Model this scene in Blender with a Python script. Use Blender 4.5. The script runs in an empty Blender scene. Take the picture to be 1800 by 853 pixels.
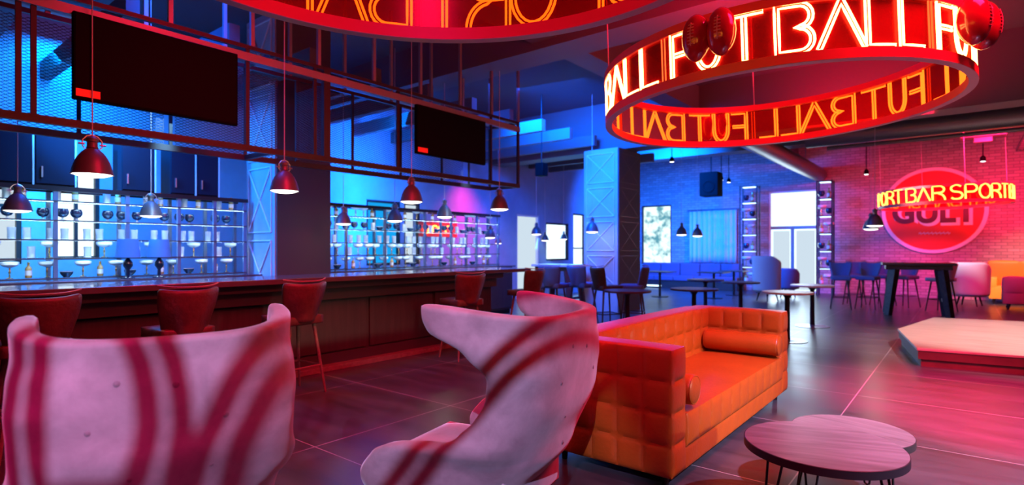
import bpy, bmesh, math, random
from mathutils import Vector, Matrix
R = math.radians
PI = math.pi
random.seed(7)
S = bpy.context.scene
C = S.collection

# ------------------------------------------------------------------ camera
cam = bpy.data.cameras.new('camera')
cam.sensor_width = 36.0
cam.lens = 19.8
cam.shift_y = 0.0064
cam.clip_start = 0.05
cam.clip_end = 80
cam.dof.use_dof = True
cam.dof.focus_distance = 3.2
cam.dof.aperture_fstop = 1.6
camo = bpy.data.objects.new('camera', cam)
camo.location = (0, 0, 1.4)
camo.rotation_euler = (R(90), 0, R(38.83))
C.objects.link(camo)
S.camera = camo

# ------------------------------------------------------------------ world, view
w = bpy.data.worlds.new('world')
w.use_nodes = True
S.world = w
w.node_tree.nodes['Background'].inputs[0].default_value = (0.02, 0.04, 0.10, 1)
w.node_tree.nodes['Background'].inputs[1].default_value = 0.3
S.view_settings.view_transform = 'Standard'
S.view_settings.look = 'None'
S.view_settings.exposure = 0.0
S.view_settings.gamma = 1.0
S.view_settings.use_curve_mapping = False
S.cycles.use_denoising = True
S.cycles.max_bounces = 7
S.cycles.transparent_max_bounces = 24
S.cycles.sample_clamp_indirect = 4.0
S.cycles.caustics_reflective = False
S.cycles.caustics_refractive = False

# ------------------------------------------------------------------ lights
def area(name, loc, target, size, col, power, size_y=None, spread=180):
    l = bpy.data.lights.new(name, 'AREA')
    l.energy = power
    l.color = col
    l.size = size
    if size_y:
        l.shape = 'RECTANGLE'
        l.size_y = size_y
    l.spread = R(spread)
    o = bpy.data.objects.new(name, l)
    o.location = loc
    o.rotation_euler = (Vector(target) - Vector(loc)).to_track_quat('-Z', 'Y').to_euler()
    C.objects.link(o)
    return o

def spot(name, loc, target, col, power, angle, blend=0.3, radius=0.05):
    l = bpy.data.lights.new(name, 'SPOT')
    l.energy = power
    l.color = col
    l.spot_size = R(angle)
    l.spot_blend = blend
    l.shadow_soft_size = radius
    o = bpy.data.objects.new(name, l)
    o.location = loc
    o.rotation_euler = (Vector(target) - Vector(loc)).to_track_quat('-Z', 'Y').to_euler()
    C.objects.link(o)
    return o

BLUE = (0.0, 0.10, 1.0)
CYAN = (0.0, 0.30, 1.0)
RED = (1.0, 0.006, 0.05)
LILAC = (0.66, 0.52, 1.0)
# blue floodlights of the bar and of the window side
area('bar_blue_wash', (-8.5, 2.1, 3.6), (-9.8, 2.1, 1.2), 0.5, (0.0, 0.26, 1.0), 230, 2.6)
area('bar_blue_wash_b', (-8.6, 6.9, 2.75), (-9.8, 7.0, 3.3), 0.3, (0.0, 0.16, 1.0), 180, 3.2, 140)
spot('rack_cyan_spot', (-8.55, 1.5, 3.3), (-9.8, 1.75, 1.5), (0.0, 0.62, 1.0), 320, 70, 0.8, 0.1)
area('bar_red_fill', (-8.9, 10.2, 2.9), (-9.8, 10.2, 1.4), 0.4, (1.0, 0.01, 0.12), 26, 1.2, 100)  # added red fill on the wall behind the right rack
area('bar_blue_flood', (-7.0, 2.4, 4.4), (-8.0, 2.4, 1.0), 0.8, BLUE, 160, 3.0, 120)
area('bar_blue_flood_b', (-7.0, 7.4, 4.4), (-8.0, 7.4, 1.0), 0.8, BLUE, 100, 3.0, 120)
spot('column_blue', (-7.5, 0.6, 3.0), (-7.85, 4.0, 2.1), (0.0, 0.22, 1.0), 950, 48, 0.5)
area('hall_blue_flood', (-6.4, 8.9, 4.3), (-7.0, 13.0, 1.2), 1.5, (0.0, 0.11, 1.0), 560, 1.5, 130)
area('hall_blue_flood_b', (-6.6, 14.6, 4.2), (-7.8, 19.8, 1.4), 1.5, (0.0, 0.13, 1.0), 1100, 1.5, 120)
area('window_daylight', (-9.55, 14.4, 1.6), (-5.0, 13.0, 0.4), 2.2, (0.10, 0.45, 1.0), 110, 1.4)
area('doorway_daylight', (-4.38, 19.8, 1.7), (-1.5, 13.0, 0.6), 1.2, (0.62, 0.82, 1.0), 32, 2.6, 110)
spot('warm_spot_lounge', (1.4, 16.6, 4.2), (1.5, 19.1, 0.7), (1.0, 0.75, 0.45), 700, 46, 0.6, 0.1)
spot('tub_chair_fill', (-1.6, 14.6, 4.3), (0.15, 17.85, 0.6), (0.70, 0.86, 1.0), 1500, 22, 0.6, 0.1)  # added white fill for the grey tub chair
# added cool fill lights, put in to brighten the glass racks
area('rack_light', (-6.45, 2.2, 2.95), (-8.15, 2.2, 1.45), 0.15, (0.25, 0.62, 1.0), 16, 3.0, 70)
area('rack_fill_b', (-6.45, 6.6, 2.95), (-8.15, 7.2, 1.45), 0.15, (0.30, 0.6, 1.0), 12, 3.6, 80)
# added red fill lights, then a red spotlight on the floor
area('red_flood', (0.6, 4.6, 4.4), (-1.5, 5.0, 0), 1.2, RED, 165, None, 120)
area('pink_fill', (0.3, -0.6, 4.4), (-2.0, 1.6, 0.6), 0.6, (1.0, 0.012, 0.2), 40, None, 70)
area('red_fill_b', (-2.6, 2.6, 4.4), (-4.9, 3.0, 0.2), 1.0, RED, 80, None, 110)
area('red_fill_wall', (0.9, 15.2, 4.2), (0.1, 20.0, 2.2), 1.4, (1.0, 0.01, 0.10), 520, 1.4, 120)
area('ring_uplight', (-1.37, 5.38, 3.2), (-1.37, 5.38, 4.7), 1.8, RED, 170)  # added upward fills that redden the ceiling
area('ring_uplight_b', (-1.45, 1.29, 3.2), (-1.45, 1.29, 4.7), 1.8, RED, 170)
area('ceiling_red_fill_c', (-1.4, 10.5, 3.6), (-1.4, 10.5, 4.7), 2.0, RED, 130)
spot('red_spot_floor', (1.6, 4.6, 4.4), (0.45, 6.5, 0), (1.0, 0.006, 0.12), 9000, 40, 0.6, 0.1)
# white-violet stage lamps, with an added warm fill on the sofa
spot('lilac_spot', (1.2, -2.0, 3.54), (-1.95, 1.25, 0.45), LILAC, 1050, 30, 0.25, 0.009)
spot('lilac_spot_floor', (2.6, 2.6, 4.3), (0.65, 4.6, 0), (0.72, 0.52, 1.0), 3600, 60, 0.9, 0.06)
spot('sofa_bounce_fill', (4.4, 4.9, 1.75), (-1.3, 4.3, 0.05), (1.0, 0.84, 0.66), 900, 27, 0.7, 0.12)  # added in place of light bounced off the floor onto the sofa
spot('stage_spot', (1.8, 9.6, 4.4), (0.9, 10.2, 0.2), (1.0, 0.78, 0.82), 1700, 60, 0.5, 0.1)

# ------------------------------------------------------------------ materials
def mat(name, col=(0.5, 0.5, 0.5), rough=0.5, metal=0.0, emit=None, es=0.0, spec=0.5, bump=None, vary=None, sheen=0.0, coat=0.0):
    m = bpy.data.materials.new(name)
    m.use_nodes = True
    nt = m.node_tree
    b = nt.nodes['Principled BSDF']
    b.inputs['Base Color'].default_value = (*col, 1)
    b.inputs['Roughness'].default_value = rough
    b.inputs['Metallic'].default_value = metal
    b.inputs['Specular IOR Level'].default_value = spec
    if sheen:
        b.inputs['Sheen Weight'].default_value = sheen
        b.inputs['Sheen Roughness'].default_value = 0.4
    if coat:
        b.inputs['Coat Weight'].default_value = coat
    if emit:
        b.inputs['Emission Color'].default_value = (*emit, 1)
        b.inputs['Emission Strength'].default_value = es
    if bump or vary:
        tc = nt.nodes.new('ShaderNodeTexCoord')
    if bump:
        n = nt.nodes.new('ShaderNodeTexNoise')
        n.inputs['Scale'].default_value = bump[0]
        n.inputs['Detail'].default_value = 4
        nt.links.new(tc.outputs['Object'], n.inputs['Vector'])
        bp = nt.nodes.new('ShaderNodeBump')
        bp.inputs['Strength'].default_value = bump[1]
        bp.inputs['Distance'].default_value = 0.02
        nt.links.new(n.outputs['Fac'], bp.inputs['Height'])
        nt.links.new(bp.outputs['Normal'], b.inputs['Normal'])
    if vary:
        n = nt.nodes.new('ShaderNodeTexNoise')
        n.inputs['Scale'].default_value = vary[0]
        n.inputs['Detail'].default_value = 5
        n.inputs['Roughness'].default_value = 0.6
        if len(vary) > 2:
            n.inputs['Distortion'].default_value = vary[2]
        nt.links.new(tc.outputs['Object'], n.inputs['Vector'])
        cr = nt.nodes.new('ShaderNodeValToRGB')
        k = vary[1]
        cr.color_ramp.elements[0].position = 0.35
        cr.color_ramp.elements[1].position = 0.65
        cr.color_ramp.elements[0].color = (col[0] * (1 - k), col[1] * (1 - k), col[2] * (1 - k), 1)
        cr.color_ramp.elements[1].color = (min(1, col[0] * (1 + k)), min(1, col[1] * (1 + k)), min(1, col[2] * (1 + k)), 1)
        nt.links.new(n.outputs['Fac'], cr.inputs['Fac'])
        nt.links.new(cr.outputs['Color'], b.inputs['Base Color'])
    return m

def emat(name, col, s):
    m = bpy.data.materials.new(name)
    m.use_nodes = True
    nt = m.node_tree
    nt.nodes.clear()
    o = nt.nodes.new('ShaderNodeOutputMaterial')
    e = nt.nodes.new('ShaderNodeEmission')
    e.inputs[0].default_value = (*col, 1)
    e.inputs[1].default_value = s
    nt.links.new(e.outputs[0], o.inputs[0])
    return m

def glassy(name, tcol, gcol, fac, rough=0.05, dcol=None, dfac=0.0):
    """thin clear sheet: transparent tint mixed with gloss (and a little diffuse)"""
    m = bpy.data.materials.new(name)
    m.use_nodes = True
    nt = m.node_tree
    nt.nodes.clear()
    o = nt.nodes.new('ShaderNodeOutputMaterial')
    t = nt.nodes.new('ShaderNodeBsdfTransparent')
    t.inputs[0].default_value = (*tcol, 1)
    g = nt.nodes.new('ShaderNodeBsdfGlossy')
    g.inputs[0].default_value = (*gcol, 1)
    g.inputs['Roughness'].default_value = rough
    mx = nt.nodes.new('ShaderNodeMixShader')
    mx.inputs[0].default_value = fac
    nt.links.new(t.outputs[0], mx.inputs[1])
    nt.links.new(g.outputs[0], mx.inputs[2])
    last = mx
    if dfac:
        d = nt.nodes.new('ShaderNodeBsdfDiffuse')
        d.inputs[0].default_value = (*dcol, 1)
        m2 = nt.nodes.new('ShaderNodeMixShader')
        m2.inputs[0].default_value = dfac
        nt.links.new(mx.outputs[0], m2.inputs[1])
        nt.links.new(d.outputs[0], m2.inputs[2])
        last = m2
    nt.links.new(last.outputs[0], o.inputs[0])
    return m

def nodes_of(m):
    nt = m.node_tree
    return nt, nt.nodes, nt.links, nt.nodes['Principled BSDF']

def floor_mat():
    m = mat('floor_tiles', (0.03, 0.03, 0.035), 0.35)
    nt, N, L, b = nodes_of(m)
    tc = N.new('ShaderNodeTexCoord')
    mp = N.new('ShaderNodeMapping')
    mp.inputs['Location'].default_value = (0.815 / 1.385, -2.23 / 1.345 + 4, 0)
    mp.inputs['Scale'].default_value = (1 / 1.385, 1 / 1.345, 1)
    L.new(tc.outputs['Object'], mp.inputs['Vector'])
    br = N.new('ShaderNodeTexBrick')
    br.offset = 0
    br.inputs['Scale'].default_value = 1
    br.inputs['Brick Width'].default_value = 1
    br.inputs['Row Height'].default_value = 1
    br.inputs['Mortar Size'].default_value = 0.0035
    br.inputs['Mortar Smooth'].default_value = 0.2
    br.inputs['Color1'].default_value = (0, 0, 0, 1)
    br.inputs['Color2'].default_value = (0, 0, 0, 1)
    br.inputs['Mortar'].default_value = (1, 1, 1, 1)
    L.new(mp.outputs[0], br.inputs['Vector'])
    mp2 = N.new('ShaderNodeMapping')
    mp2.inputs['Scale'].default_value = (0.5, 2.2, 1)
    L.new(tc.outputs['Object'], mp2.inputs['Vector'])
    n = N.new('ShaderNodeTexNoise')
    n.inputs['Scale'].default_value = 2.2
    n.inputs['Detail'].default_value = 8
    n.inputs['Roughness'].default_value = 0.65
    L.new(mp2.outputs[0], n.inputs['Vector'])
    cr = N.new('ShaderNodeValToRGB')
    cr.color_ramp.elements[0].position = 0.3
    cr.color_ramp.elements[1].position = 0.72
    cr.color_ramp.elements[0].color = (0.030, 0.029, 0.034, 1)
    cr.color_ramp.elements[1].color = (0.085, 0.08, 0.088, 1)
    L.new(n.outputs['Fac'], cr.inputs['Fac'])
    mx = N.new('ShaderNodeMix')
    mx.data_type = 'RGBA'
    L.new(br.outputs['Fac'], mx.inputs['Factor'])
    L.new(cr.outputs['Color'], mx.inputs['A'])
    mx.inputs['B'].default_value = (0.32, 0.30, 0.31, 1)
    L.new(mx.outputs['Result'], b.inputs['Base Color'])
    mr = N.new('ShaderNodeMapRange')
    mr.inputs['To Min'].default_value = 0.22
    mr.inputs['To Max'].default_value = 0.42
    L.new(n.outputs['Fac'], mr.inputs['Value'])
    L.new(mr.outputs[0], b.inputs['Roughness'])
    return m

def brick_mat():
    m = mat('brick_wall', (0.4, 0.3, 0.3), 0.8)
    nt, N, L, b = nodes_of(m)
    tc = N.new('ShaderNodeTexCoord')
    sp = N.new('ShaderNodeSeparateXYZ')
    cb = N.new('ShaderNodeCombineXYZ')
    L.new(tc.outputs['Object'], sp.inputs[0])
    ad = N.new('ShaderNodeMath')
    ad.operation = 'ADD'
    L.new(sp.outputs['X'], ad.inputs[0])
    L.new(sp.outputs['Y'], ad.inputs[1])
    L.new(ad.outputs[0], cb.inputs['X'])
    L.new(sp.outputs['Z'], cb.inputs['Y'])
    br = N.new('ShaderNodeTexBrick')
    br.inputs['Scale'].default_value = 1
    br.inputs['Brick Width'].default_value = 0.25
    br.inputs['Row Height'].default_value = 0.083
    br.inputs['Mortar Size'].default_value = 0.009
    br.inputs['Color1'].default_value = (0.36, 0.27, 0.28, 1)
    br.inputs['Color2'].default_value = (0.50, 0.40, 0.42, 1)
    br.inputs['Mortar'].default_value = (0.24, 0.20, 0.22, 1)
    L.new(cb.outputs[0], br.inputs['Vector'])
    L.new(br.outputs['Color'], b.inputs['Base Color'])
    bp = N.new('ShaderNodeBump')
    bp.inputs['Strength'].default_value = 0.5
    bp.inputs['Distance'].default_value = 0.01
    bp.invert = True
    L.new(br.outputs['Fac'], bp.inputs['Height'])
    L.new(bp.outputs[0], b.inputs['Normal'])
    return m

def wood_mat(name, c0, c1, scale=(1, 14, 14), rough=0.45):
    m = mat(name, c0, rough)
    nt, N, L, b = nodes_of(m)
    tc = N.new('ShaderNodeTexCoord')
    mp = N.new('ShaderNodeMapping')
    mp.inputs['Scale'].default_value = scale
    L.new(tc.outputs['Object'], mp.inputs['Vector'])
    n = N.new('ShaderNodeTexNoise')
    n.inputs['Scale'].default_value = 1.6
    n.inputs['Detail'].default_value = 7
    n.inputs['Distortion'].default_value = 0.8
    L.new(mp.outputs[0], n.inputs['Vector'])
    cr = N.new('ShaderNodeValToRGB')
    cr.color_ramp.elements[0].position = 0.32
    cr.color_ramp.elements[1].position = 0.68
    cr.color_ramp.elements[0].color = (*c0, 1)
    cr.color_ramp.elements[1].color = (*c1, 1)
    L.new(n.outputs['Fac'], cr.inputs['Fac'])
    L.new(cr.outputs['Color'], b.inputs['Base Color'])
    return m

def mesh_mat():
    """expanded metal: diamond openings in a painted sheet"""
    m = bpy.data.materials.new('expanded_metal')
    m.use_nodes = True
    nt = m.node_tree
    N, L = nt.nodes, nt.links
    N.clear()
    o = N.new('ShaderNodeOutputMaterial')
    tc = N.new('ShaderNodeTexCoord')
    sp = N.new('ShaderNodeSeparateXYZ')
    L.new(tc.outputs['Object'], sp.inputs[0])
    def math_(op, a, bb=None):
        n = N.new('ShaderNodeMath')
        n.operation = op
        for i, x in enumerate((a, bb)):
            if x is None:
                continue
            if isinstance(x, (int, float)):
                n.inputs[i].default_value = x
            else:
                L.new(x, n.inputs[i])
        return n.outputs[0]
    h = math_('ADD', sp.outputs['X'], sp.outputs['Y'])
    u = math_('MULTIPLY', h, 1 / 0.06)
    v = math_('MULTIPLY', sp.outputs['Z'], 1 / 0.028)
    a = math_('ABSOLUTE', math_('SUBTRACT', math_('FRACT', math_('ADD', u, v)), 0.5))
    c = math_('ABSOLUTE', math_('SUBTRACT', math_('FRACT', math_('SUBTRACT', u, v)), 0.5))
    mxx = math_('MAXIMUM', a, c)
    fac = math_('GREATER_THAN', mxx, 0.39)
    t = N.new('ShaderNodeBsdfTransparent')
    p = N.new('ShaderNodeBsdfPrincipled')
    p.inputs['Base Color'].default_value = (0.03, 0.03, 0.05, 1)
    p.inputs['Roughness'].default_value = 0.5
    mx = N.new('ShaderNodeMixShader')
    L.new(fac, mx.inputs[0])
    L.new(t.outputs[0], mx.inputs[1])
    L.new(p.outputs[0], mx.inputs[2])
    L.new(mx.outputs[0], o.inputs[0])
    return m

def foliage_pane_mat():
    """lit window whose daylight is broken up by bright leaves outside"""
    m = emat('leafy_daylight', (1, 1, 1), 1.0)
    nt = m.node_tree
    N, L = nt.nodes, nt.links
    e = [n for n in N if n.type == 'EMISSION'][0]
    tc = N.new('ShaderNodeTexCoord')
    n = N.new('ShaderNodeTexNoise')
    n.inputs['Scale'].default_value = 4.0
    n.inputs['Detail'].default_value = 6
    L.new(tc.outputs['Object'], n.inputs['Vector'])
    cr = N.new('ShaderNodeValToRGB')
    cr.color_ramp.elements[0].position = 0.33
    cr.color_ramp.elements[0].color = (0.12, 0.38, 0.5, 1)
    cr.color_ramp.elements[1].position = 0.54
    cr.color_ramp.elements[1].color = (1.1, 1.45, 1.4, 1)
    L.new(n.outputs['Fac'], cr.inputs['Fac'])
    L.new(cr.outputs['Color'], e.inputs[0])
    return m

M = {}
M['floor'] = floor_mat()
M['brick'] = brick_mat()
M['ceiling'] = mat('ceiling_paint', (0.10, 0.09, 0.10), 0.8, bump=(3, 0.3))
M['beam'] = mat('beam_paint', (0.13, 0.11, 0.12), 0.7)
M['plaster'] = mat('blue_tinted_plaster', (0.30, 0.40, 0.58), 0.75, vary=(1.2, 0.12))  # blue of the bar lights mixed into the wall colour
M['darkwall'] = mat('dark_plaster', (0.08, 0.08, 0.09), 0.8)
M['column'] = mat('column_paint', (0.42, 0.42, 0.46), 0.6, vary=(2.0, 0.1))
M['trimpale'] = mat('pale_strip', (0.72, 0.74, 0.78), 0.5)
M['black_metal'] = mat('black_metal', (0.025, 0.022, 0.025), 0.4, 0.6)
M['dark_steel'] = mat('dark_steel', (0.10, 0.095, 0.105), 0.42, 0.5)
M['frame_metal'] = mat('frame_metal', (0.03, 0.026, 0.03), 0.45, 0.3)
M['grey_metal'] = mat('grey_metal', (0.30, 0.30, 0.33), 0.4, 0.4)
M['rack_metal'] = mat('rack_metal', (0.16, 0.22, 0.32), 0.4, 0.3)
M['steel'] = mat('brushed_steel', (0.62, 0.62, 0.64), 0.28, 0.9)
M['chrome'] = mat('chrome', (0.8, 0.8, 0.82), 0.12, 1.0)
M['tv'] = mat('screen_black', (0.004, 0.004, 0.005), 0.6, spec=0.06)
M['bezel'] = mat('bezel_black', (0.004, 0.004, 0.005), 0.7, spec=0.03)
M['sticker'] = mat('glowing_red_sticker', (0.85, 0.03, 0.015), 0.6, emit=(1.0, 0.02, 0.01), es=0.35)  # glow put into the sticker, which is no lamp
M['mesh'] = mesh_mat()
M['bar_top'] = mat('bar_top', (0.10, 0.095, 0.11), 0.18, coat=0.4)
M['bar_front'] = wood_mat('bar_front_wood', (0.036, 0.018, 0.02), (0.055, 0.028, 0.03), (14, 14, 1), 0.5)
M['bar_trim'] = mat('bar_trim', (0.05, 0.032, 0.035), 0.45)
M['velvet'] = mat('grey_velvet', (0.37, 0.33, 0.36), 0.85, vary=(6.0, 0.2, 0.3), bump=(40, 0.05), sheen=0.5)
M['button'] = mat('velvet_button', (0.24, 0.20, 0.23), 0.9)  # darker than the velvet: shade of the dimples put into the colour
M['leather'] = mat('orange_leather', (0.40, 0.092, 0.009), 0.38, bump=(45, 0.12), vary=(3.0, 0.08))
M['brown_leather'] = mat('brown_leather', (0.095, 0.032, 0.025), 0.45, bump=(30, 0.25), vary=(6.0, 0.3))
M['piping'] = mat('leather_piping', (0.32, 0.16, 0.14), 0.4)
M['dark_wood'] = wood_mat('dark_wood', (0.03, 0.016, 0.015), (0.06, 0.035, 0.03))
M['leg_wood'] = wood_mat('leg_wood', (0.16, 0.08, 0.06), (0.24, 0.13, 0.10))
M['table_wood'] = wood_mat('table_wood', (0.13, 0.112, 0.115), (0.25, 0.22, 0.225), (1.5, 11, 11), 0.4)
M['table_edge'] = mat('table_edge', (0.022, 0.018, 0.02), 0.5)
M['stage_wood'] = wood_mat('stage_wood', (0.42, 0.30, 0.24), (0.60, 0.46, 0.38), (1.0, 9, 9), 0.35)
M['stage_side'] = mat('stage_side', (0.11, 0.02, 0.022), 0.45, vary=(5, 0.2))
M['red_lit_metal'] = mat('red_lit_metal', (0.75, 0.07, 0.07), 0.42)  # red neon light put into the colour of the grey rim metal
M['rim_under'] = mat('rim_under', (0.55, 0.42, 0.45), 0.5)
M['acrylic'] = glassy('red_acrylic', (0.88, 0.42, 0.20), (0.9, 0.3, 0.3), 0.04, 0.2, (0.5, 0.008, 0.03), 0.26)
M['neon'] = emat('neon_orange', (1.0, 0.27, 0.035), 9.0)
M['neon_hot'] = emat('neon_hot', (1.0, 0.40, 0.10), 11.0)
M['neon_line'] = emat('neon_line', (1.0, 0.10, 0.02), 2.0)
M['bulb'] = emat('lamp_diffuser', (1.0, 0.93, 0.82), 5.0)
M['spot_lens'] = emat('spot_lens', (0.95, 0.97, 1.0), 9.0)
M['day'] = emat('daylight_pane', (0.72, 0.90, 1.0), 1.6)
M['day_soft'] = emat('daylight_pane_soft', (0.60, 0.72, 0.82), 1.05)
M['leafy'] = foliage_pane_mat()
M['led_cyan'] = emat('led_cyan', (0.02, 0.45, 1.0), 6.0)
M['added_led_white'] = emat('added_led_white', (0.50, 0.82, 1.0), 42.0)
M['led_soft'] = emat('led_soft', (0.55, 0.85, 1.0), 3.5)
M['cyan_pane'] = emat('cyan_pane', (0.01, 0.42, 1.0), 0.9)
M['shade_dark'] = mat('lamp_shade_dark', (0.12, 0.12, 0.125), 0.42, 0.3)
M['shade_in'] = mat('lamp_shade_inside', (0.85, 0.83, 0.8), 0.5)
M['shelf_glass'] = glassy('shelf_glass', (0.82, 0.92, 0.98), (0.8, 0.95, 1.0), 0.22, 0.08)
M['clear_glass'] = glassy('clear_glass', (0.86, 0.92, 0.97), (1, 1, 1), 0.20, 0.10, (0.95, 0.96, 1.0), 0.42)  # white diffuse puts the brightness of lit glass into the colour
M['china'] = mat('white_china', (0.92, 0.93, 0.95), 0.25, coat=0.3)
M['navy_glass'] = mat('navy_glass', (0.015, 0.03, 0.08), 0.12, coat=0.5)
M['amber'] = mat('amber_spirit', (0.55, 0.30, 0.08), 0.12, coat=0.5)
M['gold'] = mat('brass', (0.85, 0.6, 0.25), 0.25, 0.9)
M['cabinet'] = mat('navy_cabinet', (0.014, 0.015, 0.028), 0.6, spec=0.12)
M['blue_shade'] = mat('blue_lamp_shade', (0.10, 0.28, 0.62), 0.8)
M['curtain'] = mat('pale_curtain', (0.60, 0.64, 0.74), 0.8)
M['grey_fabric'] = mat('grey_fabric', (0.50, 0.50, 0.52), 0.85, bump=(50, 0.2))
M['taupe_fabric'] = mat('taupe_fabric', (0.20, 0.15, 0.16), 0.85, bump=(50, 0.2))
M['orange_fabric'] = mat('amber_leather', (0.95, 0.36, 0.03), 0.5)
M['blue_fabric'] = mat('blue_fabric', (0.10, 0.16, 0.34), 0.8)
M['purple_fabric'] = mat('purple_fabric', (0.16, 0.10, 0.20), 0.85)
M['marble'] = mat('pale_marble', (0.62, 0.56, 0.58), 0.4)
M['sign_red'] = mat('sign_red', (0.78, 0.05, 0.035), 0.55)
M['sign_white'] = mat('sign_white', (0.85, 0.80, 0.92), 0.5)
M['sign_dark'] = mat('sign_dark', (0.09, 0.012, 0.04), 0.5)
M['ball_red'] = mat('ball_red', (0.34, 0.008, 0.03), 0.16, coat=0.5)
M['duct'] = mat('galvanised_duct', (0.18, 0.17, 0.18), 0.42, 0.6)
M['cable_pale'] = mat('pale_cable', (0.55, 0.45, 0.46), 0.6)
M['lace'] = mat('lace_pink', (0.55, 0.16, 0.22), 0.5)
M['door_white'] = mat('door_white', (0.80, 0.82, 0.84), 0.5)

# ------------------------------------------------------------------ mesh builder
class MB:
    def __init__(s):
        s.v, s.f = [], []
    def add(s, vs, fs):
        n = len(s.v)
        s.v += [tuple(p) for p in vs]
        s.f += [tuple(i + n for i in f) for f in fs]
        return s
    def box(s, x0, x1, y0, y1, z0, z1):
        return s.add([(x0, y0, z0), (x1, y0, z0), (x1, y1, z0), (x0, y1, z0), (x0, y0, z1), (x1, y0, z1), (x1, y1, z1), (x0, y1, z1)],
                     [(0, 3, 2, 1), (4, 5, 6, 7), (0, 1, 5, 4), (1, 2, 6, 5), (2, 3, 7, 6), (3, 0, 4, 7)])
    def prism(s, poly, z0, z1):
        n = len(poly)
        return s.add([(x, y, z0) for x, y in poly] + [(x, y, z1) for x, y in poly],
                     [tuple(range(n))[::-1], tuple(range(n, 2 * n))] + [(i, (i + 1) % n, n + (i + 1) % n, n + i) for i in range(n)])
    def tube(s, pts, r, n=8, closed=False, caps=True):
        P = [Vector(p) for p in pts]
        m = len(P)
        rr = r if isinstance(r, (list, tuple)) else [r] * m
        vs, fs = [], []
        up = None
        for i in range(m):
            a = P[i - 1] if (i > 0 or closed) else P[i]
            b = P[(i + 1) % m] if (i < m - 1 or closed) else P[i]
            t = (b - a)
            if t.length < 1e-9:
                t = Vector((0, 0, 1))
            t.normalize()
            if up is None:
                up = Vector((0, 0, 1)) if abs(t.z) < 0.9 else Vector((1, 0, 0))
            u = up - t * up.dot(t)
            if u.length < 1e-5:
                u = t.orthogonal()
            u.normalize()
            up = u
            q = t.cross(u)
            for k in range(n):
                an = 2 * PI * k / n
                vs.append(P[i] + (u * math.cos(an) + q * math.sin(an)) * rr[i])
        mm = m if closed else m - 1
        for i in range(mm):
            for k in range(n):
                j = (i + 1) % m
                fs.append((i * n + k, i * n + (k + 1) % n, j * n + (k + 1) % n, j * n + k))
        if not closed and caps:
            fs.append(tuple(range(n))[::-1])
            fs.append(tuple((m - 1) * n + k for k in range(n)))
        return s.add(vs, fs)
    def lathe(s, prof, n=24, c=(0, 0, 0), cap=True):
        vs, fs = [], []
        m = len(prof)
        for r, z in prof:
            for k in range(n):
                a = 2 * PI * k / n
                vs.append((c[0] + r * math.cos(a), c[1] + r * math.sin(a), c[2] + z))
        for i in range(m - 1):
            for k in range(n):
                fs.append((i * n + k, i * n + (k + 1) % n, (i + 1) * n + (k + 1) % n, (i + 1) * n + k))
        if cap:
            if prof[0][0] > 1e-6:
                fs.append(tuple(range(n))[::-1])
            if prof[-1][0] > 1e-6:
                fs.append(tuple((m - 1) * n + k for k in range(n)))
        return s.add(vs, fs)
    def grid(s, fn, nu, nv):
        vs = [fn(i / nu, j / nv) for j in range(nv + 1) for i in range(nu + 1)]
        fs = [(j * (nu + 1) + i, j * (nu + 1) + i + 1, (j + 1) * (nu + 1) + i + 1, (j + 1) * (nu + 1) + i) for j in range(nv) for i in range(nu)]
        return s.add(vs, fs)
    def quilt_box(s, x0, x1, y0, y1, z0, z1, nx, ny, nz, puff=0.02, res=6, pw=0.4, smooth_top=False):
        lo, hi, cnt = (x0, y0, z0), (x1, y1, z1), (nx, ny, nz)
        for ax in range(3):
            a, b = (ax + 1) % 3, (ax + 2) % 3
            for sg in (0, 1):
                na, nb = cnt[a], cnt[b]
                if smooth_top and ax == 2 and sg == 1:
                    na = nb = 1
                pf = puff * (0.8 if (smooth_top and ax == 2) else 1)
                def fn(u, v, ax=ax, a=a, b=b, sg=sg, na=na, nb=nb, pf=pf):
                    p = [0, 0, 0]
                    p[a] = lo[a] + (hi[a] - lo[a]) * u
                    p[b] = lo[b] + (hi[b] - lo[b]) * v
                    h = pf * (abs(math.sin(PI * u * na)) ** pw) * (abs(math.sin(PI * v * nb)) ** pw)
                    p[ax] = (hi[ax] + h) if sg else (lo[ax] - h)
                    return tuple(p)
                s.grid(fn, max(na * res, 12 if na == 1 else 0), max(nb * res, 12 if nb == 1 else 0))
        return s
    def build(s, name, m, parent=None, smooth=35, bevel=0.0, seg=2, merge=True):
        me = bpy.data.meshes.new(name)
        me.from_pydata(s.v, [], s.f)
        bm = bmesh.new()
        bm.from_mesh(me)
        if merge:
            bmesh.ops.remove_doubles(bm, verts=bm.verts, dist=1e-5)
        bmesh.ops.recalc_face_normals(bm, faces=bm.faces)
        bm.to_mesh(me)
        bm.free()
        if smooth:
            me.shade_smooth()
            me.set_sharp_from_angle(angle=R(smooth))
        me.materials.append(m)
        o = bpy.data.objects.new(name, me)
        C.objects.link(o)
        if parent:
            o.parent = parent
        if bevel:
            bv = o.modifiers.new('bevel', 'BEVEL')
            bv.width = bevel
            bv.segments = seg
            bv.limit_method = 'ANGLE'
            bv.angle_limit = R(40)
        return o

def thing(name, label, cat, loc=(0, 0, 0), rz=0.0, group=None):
    o = bpy.data.objects.new(name, None)
    o.empty_display_size = 0.1
    C.objects.link(o)
    o.location = loc
    o.rotation_euler = (0, 0, rz)
    o['label'] = label
    o['category'] = cat
    if group:
        o['group'] = group
    return o

def tag(o, label, cat, group=None):
    o['label'] = label
    o['category'] = cat
    if group:
        o['group'] = group
    return o

def struct(o, label=None):
    o['kind'] = 'structure'
    if label:
        o['label'] = label
    return o

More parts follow.
